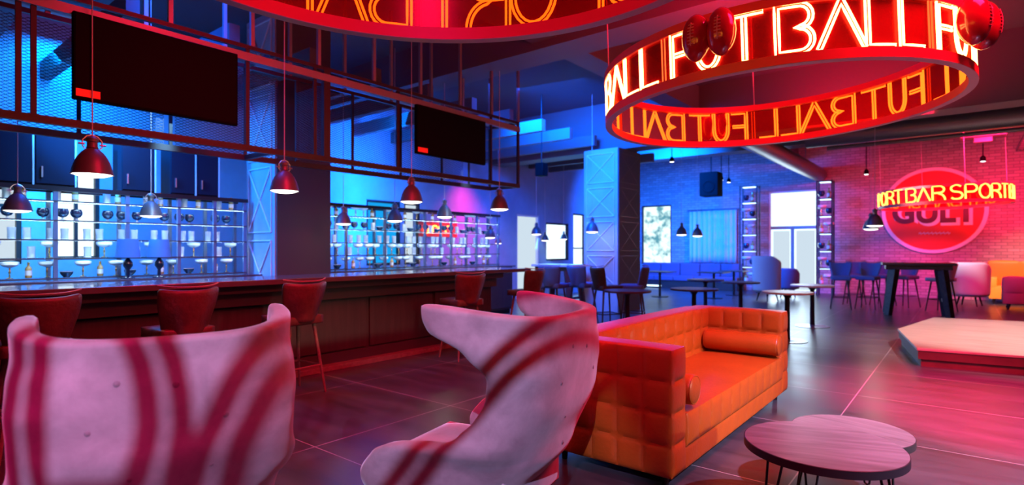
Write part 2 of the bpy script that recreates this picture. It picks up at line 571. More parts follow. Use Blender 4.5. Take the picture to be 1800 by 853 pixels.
def dup(root, loc, rz=None, label=None, group=None):
    r = root.copy()
    C.objects.link(r)
    r.location = loc
    if rz is not None:
        r.rotation_euler = (0, 0, rz)
    if label:
        r['label'] = label
    if group:
        r['group'] = group
    for ch in list(root.children):
        c = ch.copy()
        C.objects.link(c)
        c.parent = r
        for g in list(ch.children):
            d = g.copy()
            C.objects.link(d)
            d.parent = c
    return r

ORD = ['first', 'second', 'third', 'fourth', 'fifth', 'sixth', 'seventh', 'eighth', 'ninth', 'tenth', 'eleventh', 'twelfth', 'thirteenth',
       'fourteenth', 'fifteenth', 'sixteenth', 'seventeenth', 'eighteenth', 'nineteenth', 'twentieth', 'twenty-first', 'twenty-second']

# ================================================================== SETTING
XL, XR, YB, YF, ZC = -9.8, 5.2, -4.5, 20.0, 4.7
struct(MB().box(XL - .2, XR + .2, YB - .2, YF + .2, -0.12, 0.0).build('floor', M['floor']), 'dark grey large-format tile floor with pale joints')
struct(MB().box(XL - .2, XR + .2, YB - .2, YF + .2, ZC, ZC + .12).build('ceiling', M['ceiling']), 'dark painted concrete ceiling')

def wall_with_holes(name, axis, at, thick, a0, a1, z0, z1, holes, m):
    """axis 'x': wall in the plane x=at, runs along y. holes: (a0,a1,z0,z1)."""
    mb = MB()
    def bx(p0, p1, q0, q1):
        if p1 - p0 < 1e-4 or q1 - q0 < 1e-4:
            return
        lo, hi = min(at, at + thick), max(at, at + thick)
        if axis == 'x':
            mb.box(lo, hi, p0, p1, q0, q1)
        else:
            mb.box(p0, p1, lo, hi, q0, q1)
    cur = a0
    for h in sorted(holes):
        bx(cur, h[0], z0, z1)
        bx(h[0], h[1], z0, h[2])
        bx(h[0], h[1], h[3], z1)
        cur = h[1]
    bx(cur, a1, z0, z1)
    return struct(mb.build(name, m, merge=False))

LH = [(1.15, 1.75, 1.2, 2.75), (2.08, 2.62, 1.25, 2.55), (7.3, 8.22, 1.05, 2.45), (8.32, 8.8, 1.05, 2.45), (12.4, 13.46, 0.0, 2.38), (13.8, 15.05, 1.05, 2.2), (15.3, 16.05, 0.3, 2.55)]
FH = [(-9.7, -8.5, 0.82, 3.05), (-5.1, -3.65, 0.0, 3.3)]
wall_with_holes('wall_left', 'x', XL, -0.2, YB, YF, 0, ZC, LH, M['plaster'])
wall_with_holes('wall_back', 'y', YF, 0.2, XL, XR, 0, ZC, FH, M['brick'])
struct(MB().box(XR, XR + .2, YB, YF, 0, ZC).build('wall_right', M['darkwall']))
struct(MB().box(XL, XR, YB - .2, YB, 0, ZC).build('wall_front', M['darkwall']))

def window(idx, axis, at, a0, a1, z0, z1, pane, name='window', nv=1, nh=1, fm=None, lab=None):
    fm = fm or M['frame_metal']
    fr = MB()
    t = 0.05
    def bx(mb, p0, p1, q0, q1, d0, d1):
        lo, hi = sorted((at + d0, at + d1))
        if axis == 'x':
            mb.box(lo, hi, p0, p1, q0, q1)
        else:
            mb.box(p0, p1, lo, hi, q0, q1)
    s = -1 if axis == 'x' else 1
    for (p0, p1, q0, q1) in [(a0, a1, z0, z0 + t), (a0, a1, z1 - t, z1), (a0, a0 + t, z0 + t, z1 - t), (a1 - t, a1, z0 + t, z1 - t)]:
        bx(fr, p0, p1, q0, q1, s * 0.02, s * 0.10)
    for k in range(1, nv + 1):
        c = a0 + (a1 - a0) * k / (nv + 1)
        if nv > 0 and k <= nv:
            bx(fr, c - .02, c + .02, z0 + t, z1 - t, s * 0.03, s * 0.09)
    for k in range(1, nh + 1):
        c = z0 + (z1 - z0) * k / (nh + 1)
        bx(fr, a0 + t, a1 - t, c - .02, c + .02, s * 0.03, s * 0.09)
    f = struct(fr.build('%s_%d' % (name, idx), fm, merge=False), lab)
    g = MB()
    bx(g, a0 + t * .5, a1 - t * .5, z0 + t * .5, z1 - t * .5, s * 0.11, s * 0.13)
    p = g.build('pane', pane, f)
    return f

window(1, 'x', XL, 1.15, 1.75, 1.2, 2.75, M['day_soft'], nv=0, nh=1)
window(2, 'x', XL, 2.08, 2.62, 1.25, 2.55, M['day'], nv=1, nh=0)
window(3, 'x', XL, 7.3, 8.22, 1.05, 2.45, M['cyan_pane'], nv=0, nh=0)
window(7, 'x', XL, 8.32, 8.8, 1.05, 2.45, M['day_soft'], nv=0, nh=0)
window(1, 'x', XL, 12.4, 13.46, 0.0, 2.38, M['day_soft'], name='door', nv=0, nh=0, fm=M['door_white'])
window(4, 'x', XL, 13.8, 15.05, 1.05, 2.2, M['day'], nv=0, nh=0, fm=M['cabinet'])
window(5, 'x', XL, 15.3, 16.05, 0.3, 2.55, M['day'], nv=0, nh=1)
window(6, 'y', YF, -9.7, -8.5, 0.82, 3.05, M['leafy'], nv=0, nh=0)
d2 = window(2, 'y', YF, -5.1, -3.65, 0.0, 3.3, M['day'], name='door', nv=0, nh=0, fm=M['door_white'])
# the glazed double door inside that opening
db = MB()
db.box(-5.05, -3.7, 20.03, 20.07, 2.05, 2.15)
db.box(-4.44, -4.34, 20.03, 20.07, 0.0, 2.06)
db.build('transom', M['grey_metal'], d2, merge=False)
for x0, x1, pm in ((-4.98, -4.48, M['day_soft']), (-4.28, -3.74, M['day_soft'])):
    db = MB().box(x0, x1, 20.04, 20.08, 0.08, 2.0).build('door_leaf', pm, d2)

# columns with their pale cross-braced cladding strips
def column(name, x0, x1, y0, y1, ztop, label):
    o = struct(MB().box(x0, x1, y0, y1, 0, ztop).build(name, M['column']), label)
    # bracing on the face towards the entrance (y0) and on the room face (x1)
    def strip(p, q, w=0.012):
        mb = MB()
        mb.tube([p, q], w, 6)
        return mb
    n = 4
    hh = (ztop - 0.6) / n
    for face in (0, 1):
        mb = MB()
        for k in range(n):
            z0, z1 = 0.55 + k * hh + 0.06, 0.55 + (k + 1) * hh - 0.06
            if face == 0:
                a, b = x0 + .08, x1 - .08
                pt = lambda u, z: (u, y0 - 0.012, z)
            else:
                a, b = y0 + .08, y1 - .08
                pt = lambda u, z: (x1 + 0.012, u, z)
            mb.tube([pt(a, z0), pt(b, z1)], 0.012, 6)
            mb.tube([pt(b, z0), pt(a, z1)], 0.012, 6)
            mb.tube([pt(a, z0), pt(b, z0)], 0.012, 6)
            mb.tube([pt(a, z1), pt(b, z1)], 0.012, 6)
            mb.tube([pt(a, z0), pt(a, z1)], 0.008, 6)
            mb.tube([pt(b, z0), pt(b, z1)], 0.008, 6)
        if face == 0:
            mb.build('cross_bracing', M['trimpale'], o)
        else:
            # dark cladding board on the room face
            MB().box(x1, x1 + 0.02, y0 + .02, y1 - .0, 0, ztop).build('cladding', M['darkwall'], o)
            if name == 'column_far':
                mb.build('cross_bracing', M['dark_steel'], o)
    return o
column('column_bar', -8.2, -7.4, 3.99, 4.85, ZC, 'square column between the two back-bar racks, cross-braced on its lit side')
column('column_far', -6.75, -5.9, 11.0, 12.05, 3.62, 'square cross-braced column beyond the end of the bar')

# ceiling beams
for i in range(14):
    struct(MB().box(XL, -6.45, 1.0 + 1.0 * i - .06, 1.0 + 1.0 * i + .06, 3.72, 3.95).build('ceiling_beam_%d' % (i + 7), M['beam']))
k = 0
for yb in (1.2, 6.4, 11.5, 16.2):
    k += 1
    zb = 3.62 if yb == 11.5 else 4.1
    struct(MB().box(XL, XR, yb - .25, yb + .3, zb, ZC).build('ceiling_beam_%d' % k, M['beam']))
struct(MB().box(-4.6, -4.2, YB, YF, 4.2, ZC).build('ceiling_beam_5', M['beam']))
struct(MB().box(1.9, 2.3, YB, YF, 4.2, ZC).build('ceiling_beam_6', M['beam']))

# ================================================================== BAR
# ---- counter
bar = thing('bar_counter', 'long dark wood bar counter with panelled front and glossy blue-lit top', 'bar counter', (-5.75, 3.0, 0))
def in_(o):            # world coordinates -> local of a thing that is only moved
    return (-o.location.x, -o.location.y, -o.location.z)
def wbox(parent, name, m, boxes, bevel=0.0, **k):
    ox = oy = oz = 0.0
    p = parent
    while p:
        ox, oy, oz, p = ox + p.location.x, oy + p.location.y, oz + p.location.z, p.parent
    mb = MB()
    for b in boxes:
        mb.box(b[0] - ox, b[1] - ox, b[2] - oy, b[3] - oy, b[4] - oz, b[5] - oz)
    return mb.build(name, m, parent, bevel=bevel, merge=False, **k)
wbox(bar, 'worktop', M['bar_top'], [(-6.30, -5.50, -1.2, 7.33, 1.035, 1.09)], 0.006)
wbox(bar, 'apron', M['bar_trim'], [(-6.2, -5.60, -1.2, 6.75, 0.955, 1.035)], 0.004)
wbox(bar, 'fascia', M['bar_trim'], [(-6.2, -5.70, -1.2, 6.70, 0.82, 0.955)], 0.003)
wbox(bar, 'body', M['bar_front'], [(-6.2, -5.80, -1.2, 6.68, 0.0, 0.82)])
ys = [-1.2 + 1.105 * i for i in range(8)]
for i in range(7):
    a, b = ys[i] + .03, ys[i + 1] - .03
    wbox(bar, 'front_panel', M['bar_front'], [(-5.80, -5.775, a, b, 0.2, 0.80)], 0.004)
wbox(bar, 'skirting', M['bar_trim'], [(-6.15, -5.785, -1.2, 6.68, 0.06, 0.18)])
wbox(bar, 'plinth_step', M['leg_wood'], [(-6.2, -5.66, -1.2, 6.66, 0.0, 0.06)], 0.004)

# ---- back counters and glass racks
def back_counter(y0, y1, label):
    o = thing('back_counter', label, 'counter', (-8.0, (y0 + y1) / 2, 0))
    wbox(o, 'worktop', M['bar_top'], [(-8.45, -7.62, y0, y1, 1.015, 1.05)], 0.004)
    wbox(o, 'body', M['bar_trim'], [(-8.42, -7.7, y0 + .02, y1 - .02, 0.1, 1.015)])
    wbox(o, 'plinth', M['black_metal'], [(-8.42, -7.76, y0 + .03, y1 - .03, 0.0, 0.1)])
    n = max(2, round((y1 - y0) / 0.8))
    for k in range(n):
        a = y0 + .05 + (y1 - y0 - .1) * k / n
        b = y0 + .05 + (y1 - y0 - .1) * (k + 1) / n
        d = wbox(o, 'door', M['bar_front'], [(-7.7, -7.682, a + .01, b - .01, 0.14, 0.99)], 0.003)
        wbox(d, 'handle', M['steel'], [(-7.682, -7.655, (a + b) / 2 - .06, (a + b) / 2 + .06, 0.86, 0.88)])
    return o
back_counter(0.3, 3.93, 'dark back counter under the left glass rack, behind the bar')
back_counter(4.92, 9.6, 'dark back counter under the right glass rack, beyond the square column')

SH = [1.075, 1.30, 1.51, 1.73, 1.95]
def rack(y0, y1, posts, ztop, label):
    o = thing('glass_rack', label, 'shelving', (-8.14, (y0 + y1) / 2, 1.05))
    for y in posts:
        wbox(o, 'post', M['rack_metal'], [(-8.02, -7.98, y - .02, y + .02, 1.05, ztop)])
        wbox(o, 'post', M['rack_metal'], [(-8.32, -8.28, y - .02, y + .02, 1.05, ztop)])
    wbox(o, 'header_rail', M['black_metal'], [(-8.03, -7.97, y0 - .02, y1 + .02, ztop, ztop + .05)])
    wbox(o, 'header_rail', M['black_metal'], [(-8.33, -8.27, y0 - .02, y1 + .02, ztop, ztop + .05)])
    for i, z in enumerate(SH):
        s = wbox(o, 'shelf', M['shelf_glass'], [(-8.30, -7.98, y0 + .0, y1 - .0, z - .012, z)])
        wbox(s, 'strip_screen', M['dark_steel'], [(-7.98, -7.975, y0, y1, z - .018, z)])  # added to hide the strip behind it from view
        wbox(s, 'led_strip', M['added_led_white'] if i else M['led_cyan'], [(-7.988, -7.982, y0 + .03, y1 - .03, z - .018, z - .0125)])  # white strips are added, unseen, to brighten the glasses
    return o
PA = [0.62, 1.18, 1.72, 2.42, 3.0, 3.45, 3.86]
PB = [4.98, 5.55, 6.35, 7.3, 8.0, 8.75, 9.45]
rack(0.6, 3.88, PA, 2.06, 'left blue-lit glass rack of five glass shelves behind the bar')
rack(4.96, 9.48, PB, 2.10, 'right blue-lit glass rack beyond the square column, nearer the hall')

# ---- upper wall cabinets over the left rack, one unit each
CW = [(0.62, 1.12), (1.14, 1.52), (1.54, 1.9), (2.36, 2.72), (2.9, 3.2), (3.22, 3.5)]
names = ['first from the left', 'second from the left', 'third from the left', 'beside the lit opening', 'second from the column', 'nearest the column']
for (a, b), nm in zip(CW, names):
    o = thing('wall_cabinet', 'navy mesh-fronted cabinet on top of the left glass rack, ' + nm, 'cabinet', (-8.15, (a + b) / 2, 2.11), 0, 'cabinets over the left glass rack')
    wbox(o, 'body', M['cabinet'], [(-8.32, -8.0, a, b, 2.11, 2.72)])
    d = wbox(o, 'door', M['cabinet'], [(-8.0, -7.985, a + .008, b - .008, 2.13, 2.70)], 0.002)
    wbox(o, 'frame_strip', M['trimpale'], [(-8.0, -7.98, b - .004, b + .012, 2.11, 2.72)])
    wbox(d, 'handle', M['steel'], [(-7.985, -7.965, a + .05, a + .065, 2.2, 2.32)])

# ---- glassware
def proto_coupe():
    t = thing('coupe_glass', '', 'glass')
    MB().lathe([(0.032, 0), (0.034, 0.006), (0.008, 0.014), (0.006, 0.05), (0.013, 0.07), (0.007, 0.09), (0.008, 0.13)], 12).build('stem', M['gold'], t)
    MB().lathe([(0.010, 0.118), (0.055, 0.132), (0.078, 0.152), (0.083, 0.176), (0.078, 0.184), (0.03, 0.19), (0.0, 0.191)], 16).build('bowl', M['china'], t)
    return t
def proto_tumbler():
    t = thing('tumbler_glass', '', 'glass')
    MB().lathe([(0.030, 0), (0.038, 0.02), (0.036, 0.07), (0.040, 0.13), (0.037, 0.13), (0.033, 0.07), (0.030, 0.022), (0.0, 0.018)], 14).build('body', M['clear_glass'], t)
    MB().lathe([(0.034, 0.001), (0.037, 0.008), (0.034, 0.016)], 14).build('base', M['china'], t)
    return t
def proto_globe():
    t = thing('snifter_glass', '', 'glass')
    MB().lathe([(0.034, 0), (0.036, 0.006), (0.010, 0.014), (0.009, 0.035)], 12).build('foot', M['clear_glass'], t)
    MB().lathe([(0.009, 0.03), (0.040, 0.045), (0.058, 0.075), (0.060, 0.10), (0.048, 0.135), (0.044, 0.133), (0.054, 0.10), (0.0, 0.05)], 16).build('bowl', M['navy_glass'], t)
    return t
def proto_bottle():
    t = thing('bottle', '', 'bottle')
    MB().lathe([(0.030, 0), (0.032, 0.005), (0.032, 0.10), (0.028, 0.118), (0.012, 0.135), (0.011, 0.165)], 12).build('body', M['amber'], t)
    MB().lathe([(0.0135, 0.155), (0.0135, 0.178), (0.0, 0.179)], 10).build('cap', M['gold'], t)
    MB().lathe([(0.0325, 0.03), (0.0325, 0.085)], 12, cap=False).build('paper_label', M['china'], t)
    return t
def proto_bowl():
    t = thing('glass_bowl', '', 'bowl')
    MB().lathe([(0.030, 0), (0.034, 0.006), (0.060, 0.04), (0.066, 0.068), (0.063, 0.068), (0.055, 0.04), (0.0, 0.012)], 16).build('body', M['navy_glass'], t)
    MB().lathe([(0.067, 0.064), (0.0685, 0.069), (0.0625, 0.070)], 16, cap=False).build('rim', M['china'], t)
    return t
PROTO = {'coupe': (proto_coupe, 'white coupe glass', 'coupes on the bar racks'),
         'tumbler': (proto_tumbler, 'clear tumbler', 'tumblers on the bar racks'),
         'globe': (proto_globe, 'dark snifter', 'snifters on the bar racks'),
         'bottle': (proto_bottle, 'amber bottle', 'bottles on the bar racks'),
         'bowl': (proto_bowl, 'dark glass bowl', 'bowls on the bar racks')}
first = {}
def put(kind, loc, where, idx):
    fn, what, grp = PROTO[kind]
    lab = '%s, %s from the left on the %s' % (what, ORD[idx], where)
    if kind not in first:
        o = first[kind] = fn()
        o.location = loc
        o['label'] = lab
        o['group'] = grp
    else:
        o = dup(first[kind], loc, random.uniform(0, 6), lab, grp)
    return o
SN = ['bottom shelf', 'second shelf up', 'middle shelf', 'fourth shelf up', 'top shelf']
def near_post(y, posts, d=0.06):
    return any(abs(y - p) < d for p in posts)
def fill(posts, y0, y1, rname, plan):
    for row, (kinds, step) in enumerate(plan):
        cnt = {}
        y = y0 + 0.12
        k = 0
        while y < y1 - 0.08:
            kind = kinds[k % len(kinds)]
            k += 1
            if kind:
                yy = y + random.uniform(-.012, .012)
                i = cnt.get(kind, 0)
                if i < len(ORD):
                    put(kind, (-8.13 + random.uniform(-.03, .05), yy, SH[row]), '%s of the %s rack' % (SN[row], rname), i)
                    cnt[kind] = i + 1
            y += step
fill(PA, 0.9, 3.86, 'left', [(['coupe', 'bowl', 'coupe', 'bottle'], 0.165), (['tumbler', 'coupe', None], 0.17), (['tumbler', 'tumbler', None], 0.115), (['globe', 'globe', 'globe', None], 0.155), (['bottle', None, 'tumbler'], 0.15)])
fill(PB, 5.0, 9.45, 'right', [(['coupe', 'coupe', 'bowl', 'coupe', 'bottle'], 0.165), (['coupe', 'coupe', 'coupe', 'tumbler'], 0.185), (['tumbler', 'tumbler', 'tumbler', None], 0.155), (['globe', 'globe', 'tumbler', 'bowl'], 0.175), (['coupe', 'coupe', 'bottle', None], 0.175)])

# ---- two blue drum-shaded lamps on the left back counter
def table_lamp(y, label):
    t = thing('table_lamp', label, 'lamp', (-7.78, y, 1.05), 0, 'blue lamps on the back counter')
    MB().lathe([(0.07, 0), (0.072, 0.012), (0.02, 0.03), (0.018, 0.10), (0.05, 0.15), (0.05, 0.19), (0.015, 0.24), (0.012, 0.30)], 20).build('base', M['navy_glass'], t)
    MB().lathe([(0.125, 0.25), (0.128, 0.25), (0.105, 0.47), (0.102, 0.47), (0.125, 0.25)], 28, cap=False).build('lamp_shade', M['blue_shade'], t)
    MB().lathe([(0.104, 0.46), (0.0, 0.462)], 20, cap=False).build('shade_top', M['blue_shade'], t)
    return t
def yat(px, X):
    th = math.atan(797 / 990.)
    t = (px - 900) / 990.
    rx, ry = -math.sin(th) + math.cos(th) * t, math.cos(th) + math.sin(th) * t
    return X / rx * ry
table_lamp(yat(225, -7.78), 'blue drum-shaded table lamp on back counter, left one of two')
table_lamp(yat(280, -7.78), 'blue drum-shaded table lamp on back counter, right one of two')

# ---- reflection of the ring letters, built as glowing tubes behind the right rack
def strokes_tube(mb, strokes, fn, r, n=6, closed=False):
    for st in strokes:
        mb.tube([fn(u, v) for u, v in st], r, n, closed)
sg = thing('neon_reflection', 'glowing orange stand-in for the ring letters reflected behind the right glass rack', 'neon reflection', (-9.76, 9.35, 1.86))
MB().box(-.03, 0.0, -.62, .62, -.17, .17).build('reflection_backing', M['sign_red'], sg)  # added red board behind the reflected letters
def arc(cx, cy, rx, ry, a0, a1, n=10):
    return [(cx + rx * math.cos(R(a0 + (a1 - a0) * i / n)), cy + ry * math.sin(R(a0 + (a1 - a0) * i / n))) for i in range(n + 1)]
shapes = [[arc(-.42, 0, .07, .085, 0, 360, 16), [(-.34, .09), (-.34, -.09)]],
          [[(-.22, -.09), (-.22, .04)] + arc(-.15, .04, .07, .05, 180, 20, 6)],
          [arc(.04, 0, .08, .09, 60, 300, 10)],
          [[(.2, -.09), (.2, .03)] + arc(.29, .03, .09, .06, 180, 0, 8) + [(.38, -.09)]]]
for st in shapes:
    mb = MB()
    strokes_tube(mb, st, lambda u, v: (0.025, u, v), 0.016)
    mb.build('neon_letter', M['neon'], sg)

# ---- cage over the bar
XF, XB, ZB, ZT = -5.6, -6.2, 2.41, 3.42
cage = thing('metal_cage', 'black steel cage with mesh panels hung from ceiling above the bar', 'metal cage', (-5.9, 3.2, ZB))
Y0, Y1 = -1.0, 7.13
def cb(name, m, *b, **k):
    return wbox(cage, name, m, [b], **k)
for X in (XF, XB):
    cb('rail', M['frame_metal'], X - .025, X + .025, Y0, Y1, ZB - .03, ZB + .03)
    cb('rail', M['frame_metal'], X - .02, X + .02, Y0, Y1, ZT - .02, ZT + .02)
cb('top_beam', M['red_lit_metal'] if False else M['grey_metal'], XF - .03, XF + .03, Y0, Y1, 3.28, 3.36)
cb('top_beam', M['grey_metal'], XB - .03, XB + .03, Y0, Y1, 3.46, 3.54)
for y in (Y0, Y1, 3.0):
    cb('cross_rail', M['frame_metal'], XB, XF, y - .02, y + .02, ZB - .025, ZB + .025)
    cb('cross_rail', M['frame_metal'], XB, XF, y - .02, y + .02, ZT - .02, ZT + .02)
for X, y, wd in [(XF, 0.98, .018), (XF, 1.07, .018), (XF, 2.73, .018), (XF, 3.48, .018), (XF, 3.62, .04), (XF, 7.11, .022), (XF, 5.0 - .35, .018),
                 (XB, 0.75, .015), (XB, 1.5, .015), (XB, 2.25, .015), (XB, 3.0, .015), (XB, 3.62, .02), (XB, 4.4, .015), (XB, 5.2, .015), (XB, 6.0, .015), (XB, 6.6, .015), (XB, 7.11, .02), (XF, 6.45, .015)]:
    cb('post', M['frame_metal'], X - wd * .7, X + wd * .7, y - wd, y + wd, ZB, ZT)
for k in range(10):
    y = 0.53 + .75 * k - .07 * (k > 7)
    for X in (XF, XB):
        cb('hanger', M['grey_metal'], X - .018, X + .018, min(y, Y1 - .02) - .018, min(y, Y1 - .02) + .018, ZT, ZC)
for a, b in [(-1.0, 2.2), (2.3, 3.4), (3.65, 5.2), (5.25, 6.5)]:
    MB().add([(XB - .028 + 5.9, a - 3.2, 0.04), (XB - .028 + 5.9, b - 3.2, 0.04), (XB - .028 + 5.9, b - 3.2, ZT - ZB - .04), (XB - .028 + 5.9, a - 3.2, ZT - ZB - .04)], [(0, 1, 2, 3)]).build('mesh_panel', M['mesh'], cage)
MB().add([(XB + 5.9, 3.6 - 3.2, 0.04), (XF + 5.9, 3.6 - 3.2, 0.04), (XF + 5.9, 3.6 - 3.2, 0.84), (XB + 5.9, 3.6 - 3.2, 0.84)], [(0, 1, 2, 3)]).build('mesh_panel', M['mesh'], cage)

# ---- televisions
def tv(y0, y1, z0, z1, label):
    X = -5.54
    o = thing('television', label, 'television', (X, (y0 + y1) / 2, z0), 0, 'screens on the cage above the bar')
    wbox(o, 'housing', M['bezel'], [(X - .035, X + .02, y0, y1, z0, z1)], 0.006)
    wbox(o, 'screen', M['tv'], [(X + .02, X + .023, y0 + .015, y1 - .015, z0 + .02, z1 - .015)])
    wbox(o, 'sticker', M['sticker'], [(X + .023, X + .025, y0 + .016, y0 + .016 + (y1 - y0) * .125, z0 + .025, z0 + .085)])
    wbox(o, 'bracket', M['black_metal'], [(X - .05, X - .03, (y0 + y1) / 2 - .2, (y0 + y1) / 2 + .2, z0 + .2, z0 + .5)])
    return o
tv(1.30, 2.60, 2.60, 3.30, 'large black television on the cage, left one with larger red sticker')
tv(4.90, 6.24, 2.64, 3.28, 'large black television on the cage, right one towards the hall')

# ---- pendant lamps
def pendant_meshes(s):
    t = thing('pendant_lamp', '', 'pendant lamp')
    pr = [(1.0, 0.0), (1.03, 0.015), (0.985, 0.11), (0.94, 0.34), (0.85, 0.66), (0.70, 1.0), (0.50, 1.28), (0.33, 1.43), (0.25, 1.50)]
    inn = [(0.24, 1.47), (0.47, 1.26), (0.67, 0.98), (0.82, 0.64), (0.91, 0.33), (0.955, 0.1), (0.97, 0.005), (1.0, 0.0)]
    MB().lathe([(r * s, z * s) for r, z in pr + inn], 36, cap=False).build('lamp_shade', M['shade_dark'], t)
    MB().lathe([(0.0, -.16 * s), (0.35 * s, -.145 * s), (0.68 * s, -.09 * s), (0.955 * s, 0.03 * s)], 36, cap=False).build('diffuser', M['bulb'], t)
    MB().lathe([(0.27 * s, 1.48 * s), (0.30 * s, 1.52 * s), (0.26 * s, 1.60 * s), (0.26 * s, 1.84 * s), (0.30 * s, 1.88 * s), (0.30 * s, 2.06 * s), (0.17 * s, 2.16 * s), (0.05 * s, 2.24 * s)], 20).build('lamp_neck', M['shade_dark'], t)
    for sg_ in (-1, 1):
        mb = MB()
        mb.tube([(0, sg_ * 0.34 * s, 1.46 * s), (0, sg_ * 0.46 * s, 1.6 * s), (0, sg_ * 0.46 * s, 1.94 * s), (0, sg_ * 0.26 * s, 2.18 * s), (0, 0.03 * sg_ * s, 2.26 * s)], 0.035 * s, 6)
        mb.tube([(0, sg_ * 0.36 * s, 1.72 * s), (0, sg_ * 0.66 * s, 1.72 * s)], 0.05 * s, 8)
        mb.build('bracket', M['steel'], t)
    return t
pend_first = {}
def pendant(x, y, z, dia, label, group, ztop=ZC):
    key = round(dia, 3)
    if key not in pend_first:
        o = pend_first[key] = pendant_meshes(dia / 2)
        o.location = (x, y, z)
        o['label'] = label
        o['group'] = group
    else:
        o = dup(pend_first[key], (x, y, z), random.uniform(-.3, .3), label, group)
        for ch in list(o.children):
            if ch.name.startswith('cable'):
                bpy.data.objects.remove(ch)
    MB().tube([(0, 0, dia * 1.1), (0, 0, ztop - z)], 0.0045, 6).build('cable', M['cable_pale'], o)
    l = bpy.data.lights.new('pendant_light', 'POINT')
    l.energy = 5 if dia > .25 else 2
    l.color = (1.0, 0.86, 0.68)
    l.shadow_soft_size = 0.05
    lo = bpy.data.objects.new('pendant_light', l)
    lo.location = (x, y, z - dia * .16)
    C.objects.link(lo)
    return o
G1 = 'pendant lamps over the front of the bar'
for i, (y, nm) in enumerate([(1.42, 'the large leftmost one below the left television'), (3.07, 'beside the dark face of the square column'), (4.79, 'below the left end of the right television'), (6.53, 'at the cage corner, end of row')]):
    pendant(-5.5, y, 2.0, 0.285, 'red-lit domed pendant lamp over the bar front, ' + nm, G1)
G2 = 'small pendant lamps in front of the glass racks'
for y, nm in [(1.177, 'at the far left edge of the photo'), (2.26, 'left of the square column'), (4.64, 'just right of the square column')]:
    pendant(-6.75, y, 1.75, 0.215, 'small teal-lit pendant lamp before the glass racks, ' + nm, G2)
pendant(-7.3, 6.0, 1.86, 0.26, 'teal-lit pendant lamp before the right glass rack, second one right of the square column', G2)
pendant(-6.6, 6.45, 1.92, 0.26, 'pendant lamp hanging just above the orange reflection of the ring letters', G2)
G3 = 'pendant lamps in the blue hall'
def at(px, py, z):
    d = 990 * (1.4 - z) / (py - 438)
    th = math.atan(797 / 990.)
    l = d * (px - 900) / 990.
    return (-math.sin(th) * d + math.cos(th) * l, math.cos(th) * d + math.sin(th) * l)
def ptd(px, d):
    th = math.atan(797 / 990.)
    l = d * (px - 900) / 990.
    return (-math.sin(th) * d + math.cos(th) * l, math.cos(th) * d + math.sin(th) * l)
for px, py, d, dia, nm in [(862, 418, 11.2, .22, 'low at the far end of the right rack'), (876, 428, 14.0, .18, 'small and lowest, beside the rack end'),
                           (943, 412, 14.5, .27, 'before the pale left doorway'), (958, 423, 16.0, .23, 'before the lit alcove, left side'),
                           (991, 421, 16.5, .215, 'before the lit alcove, right side'), (1041, 408, 12.0, .285, 'on the blue face of far column'),
                           (1198, 413, 14.8, .29, 'left of the pair before blue curtain'), (1226, 415, 14.9, .285, 'right of the pair before blue curtain')]:
    x, y = ptd(px, d)
    zc = 1.4 + d * (438 - py) / 990.
    pendant(x, y, zc, dia, 'small pendant lamp in the blue hall, ' + nm, G3, ZC if not (11.25 < y < 11.8 or 15.95 < y < 16.5) else (3.62 if y < 13 else 4.1))
for px, py, d, dia, nm in [(1531, 403, 11.8, .30, 'lower left of the two'), (1538, 397, 10.4, .285, 'upper right of the two')]:
    x, y = ptd(px, d)
    pendant(x, y, 1.4 + d * (438 - py) / 990., dia, 'dark pendant lamp left of the round red wall sign, ' + nm, 'pendant lamps beside the round red sign', ZC)

# ================================================================== NEON RINGS
def letter(ch):
    """strokes in a box w x 1; list of (points, closed)"""
    if ch == 'F':
        return .85, [([(0, 0), (0, 1), (.85, 1)], 0), ([(0.06, .5), (.78, .5)], 0)]
    if ch == 'U':
        return .9, [([(0, 1), (0, .42)] + arc(.45, .42, .45, .42, 180, 360, 14) + [(.9, .42), (.9, 1)], 0)]
    if ch == 'T':
        return 1.0, [([(0, 1), (1, 1)], 0), ([(.5, .97), (.5, 0)], 0)]
    if ch == 'B':
        return .85, [([(0, 0), (0, 1), (.5, 1)] + arc(.55, .76, .28, .24, 80, -80, 8) + [(.42, .515)] + arc(.53, .26, .32, .26, 85, -85, 9) + [(.5, 0)], 1)]
    if ch == 'A':
        return 1.0, [([(0, 0), (.5, 1), (1, 0)], 0)]
    if ch == 'L':
        return .8, [([(0, 1), (0, 0), (.8, 0)], 0)]
    if ch == 'P':
        return .85, [([(0, 0), (0, 1), (.5, 1)] + arc(.52, .74, .33, .26, 85, -85, 10) + [(.08, .48)], 0)]
    if ch == 'R':
        return .9, [([(0, 0), (0, 1), (.5, 1)] + arc(.52, .76, .33, .24, 85, -85, 10) + [(.1, .52)], 0), ([(.42, .5)] + arc(.42, 0.0, .48, .46, 80, 0, 8), 0)]
    if ch == 'O':
        return 1.0, [(arc(.5, .5, .5, .5, 0, 345, 22), 1)]
    if ch == 'S':
        return .8, [(arc(.4, .76, .36, .24, 35, 250, 9) + arc(.4, .26, .4, .26, 75, -145, 10), 0)]
    if ch == '/':
        return .6, [([(0, 0), (.6, 1)], 0)]
    if ch == '|':
        return 0.1, [([(0, 0), (0, 1)], 0)]

def densify(p, closed, step):
    out = []
    n = len(p)
    for i in range(n if closed else n - 1):
        a, b = p[i], p[(i + 1) % n]
        L = math.hypot(b[0] - a[0], b[1] - a[1])
        k = max(1, int(L / step))
        for j in range(k):
            out.append((a[0] + (b[0] - a[0]) * j / k, a[1] + (b[1] - a[1]) * j / k))
    if not closed:
        out.append(p[-1])
    return out

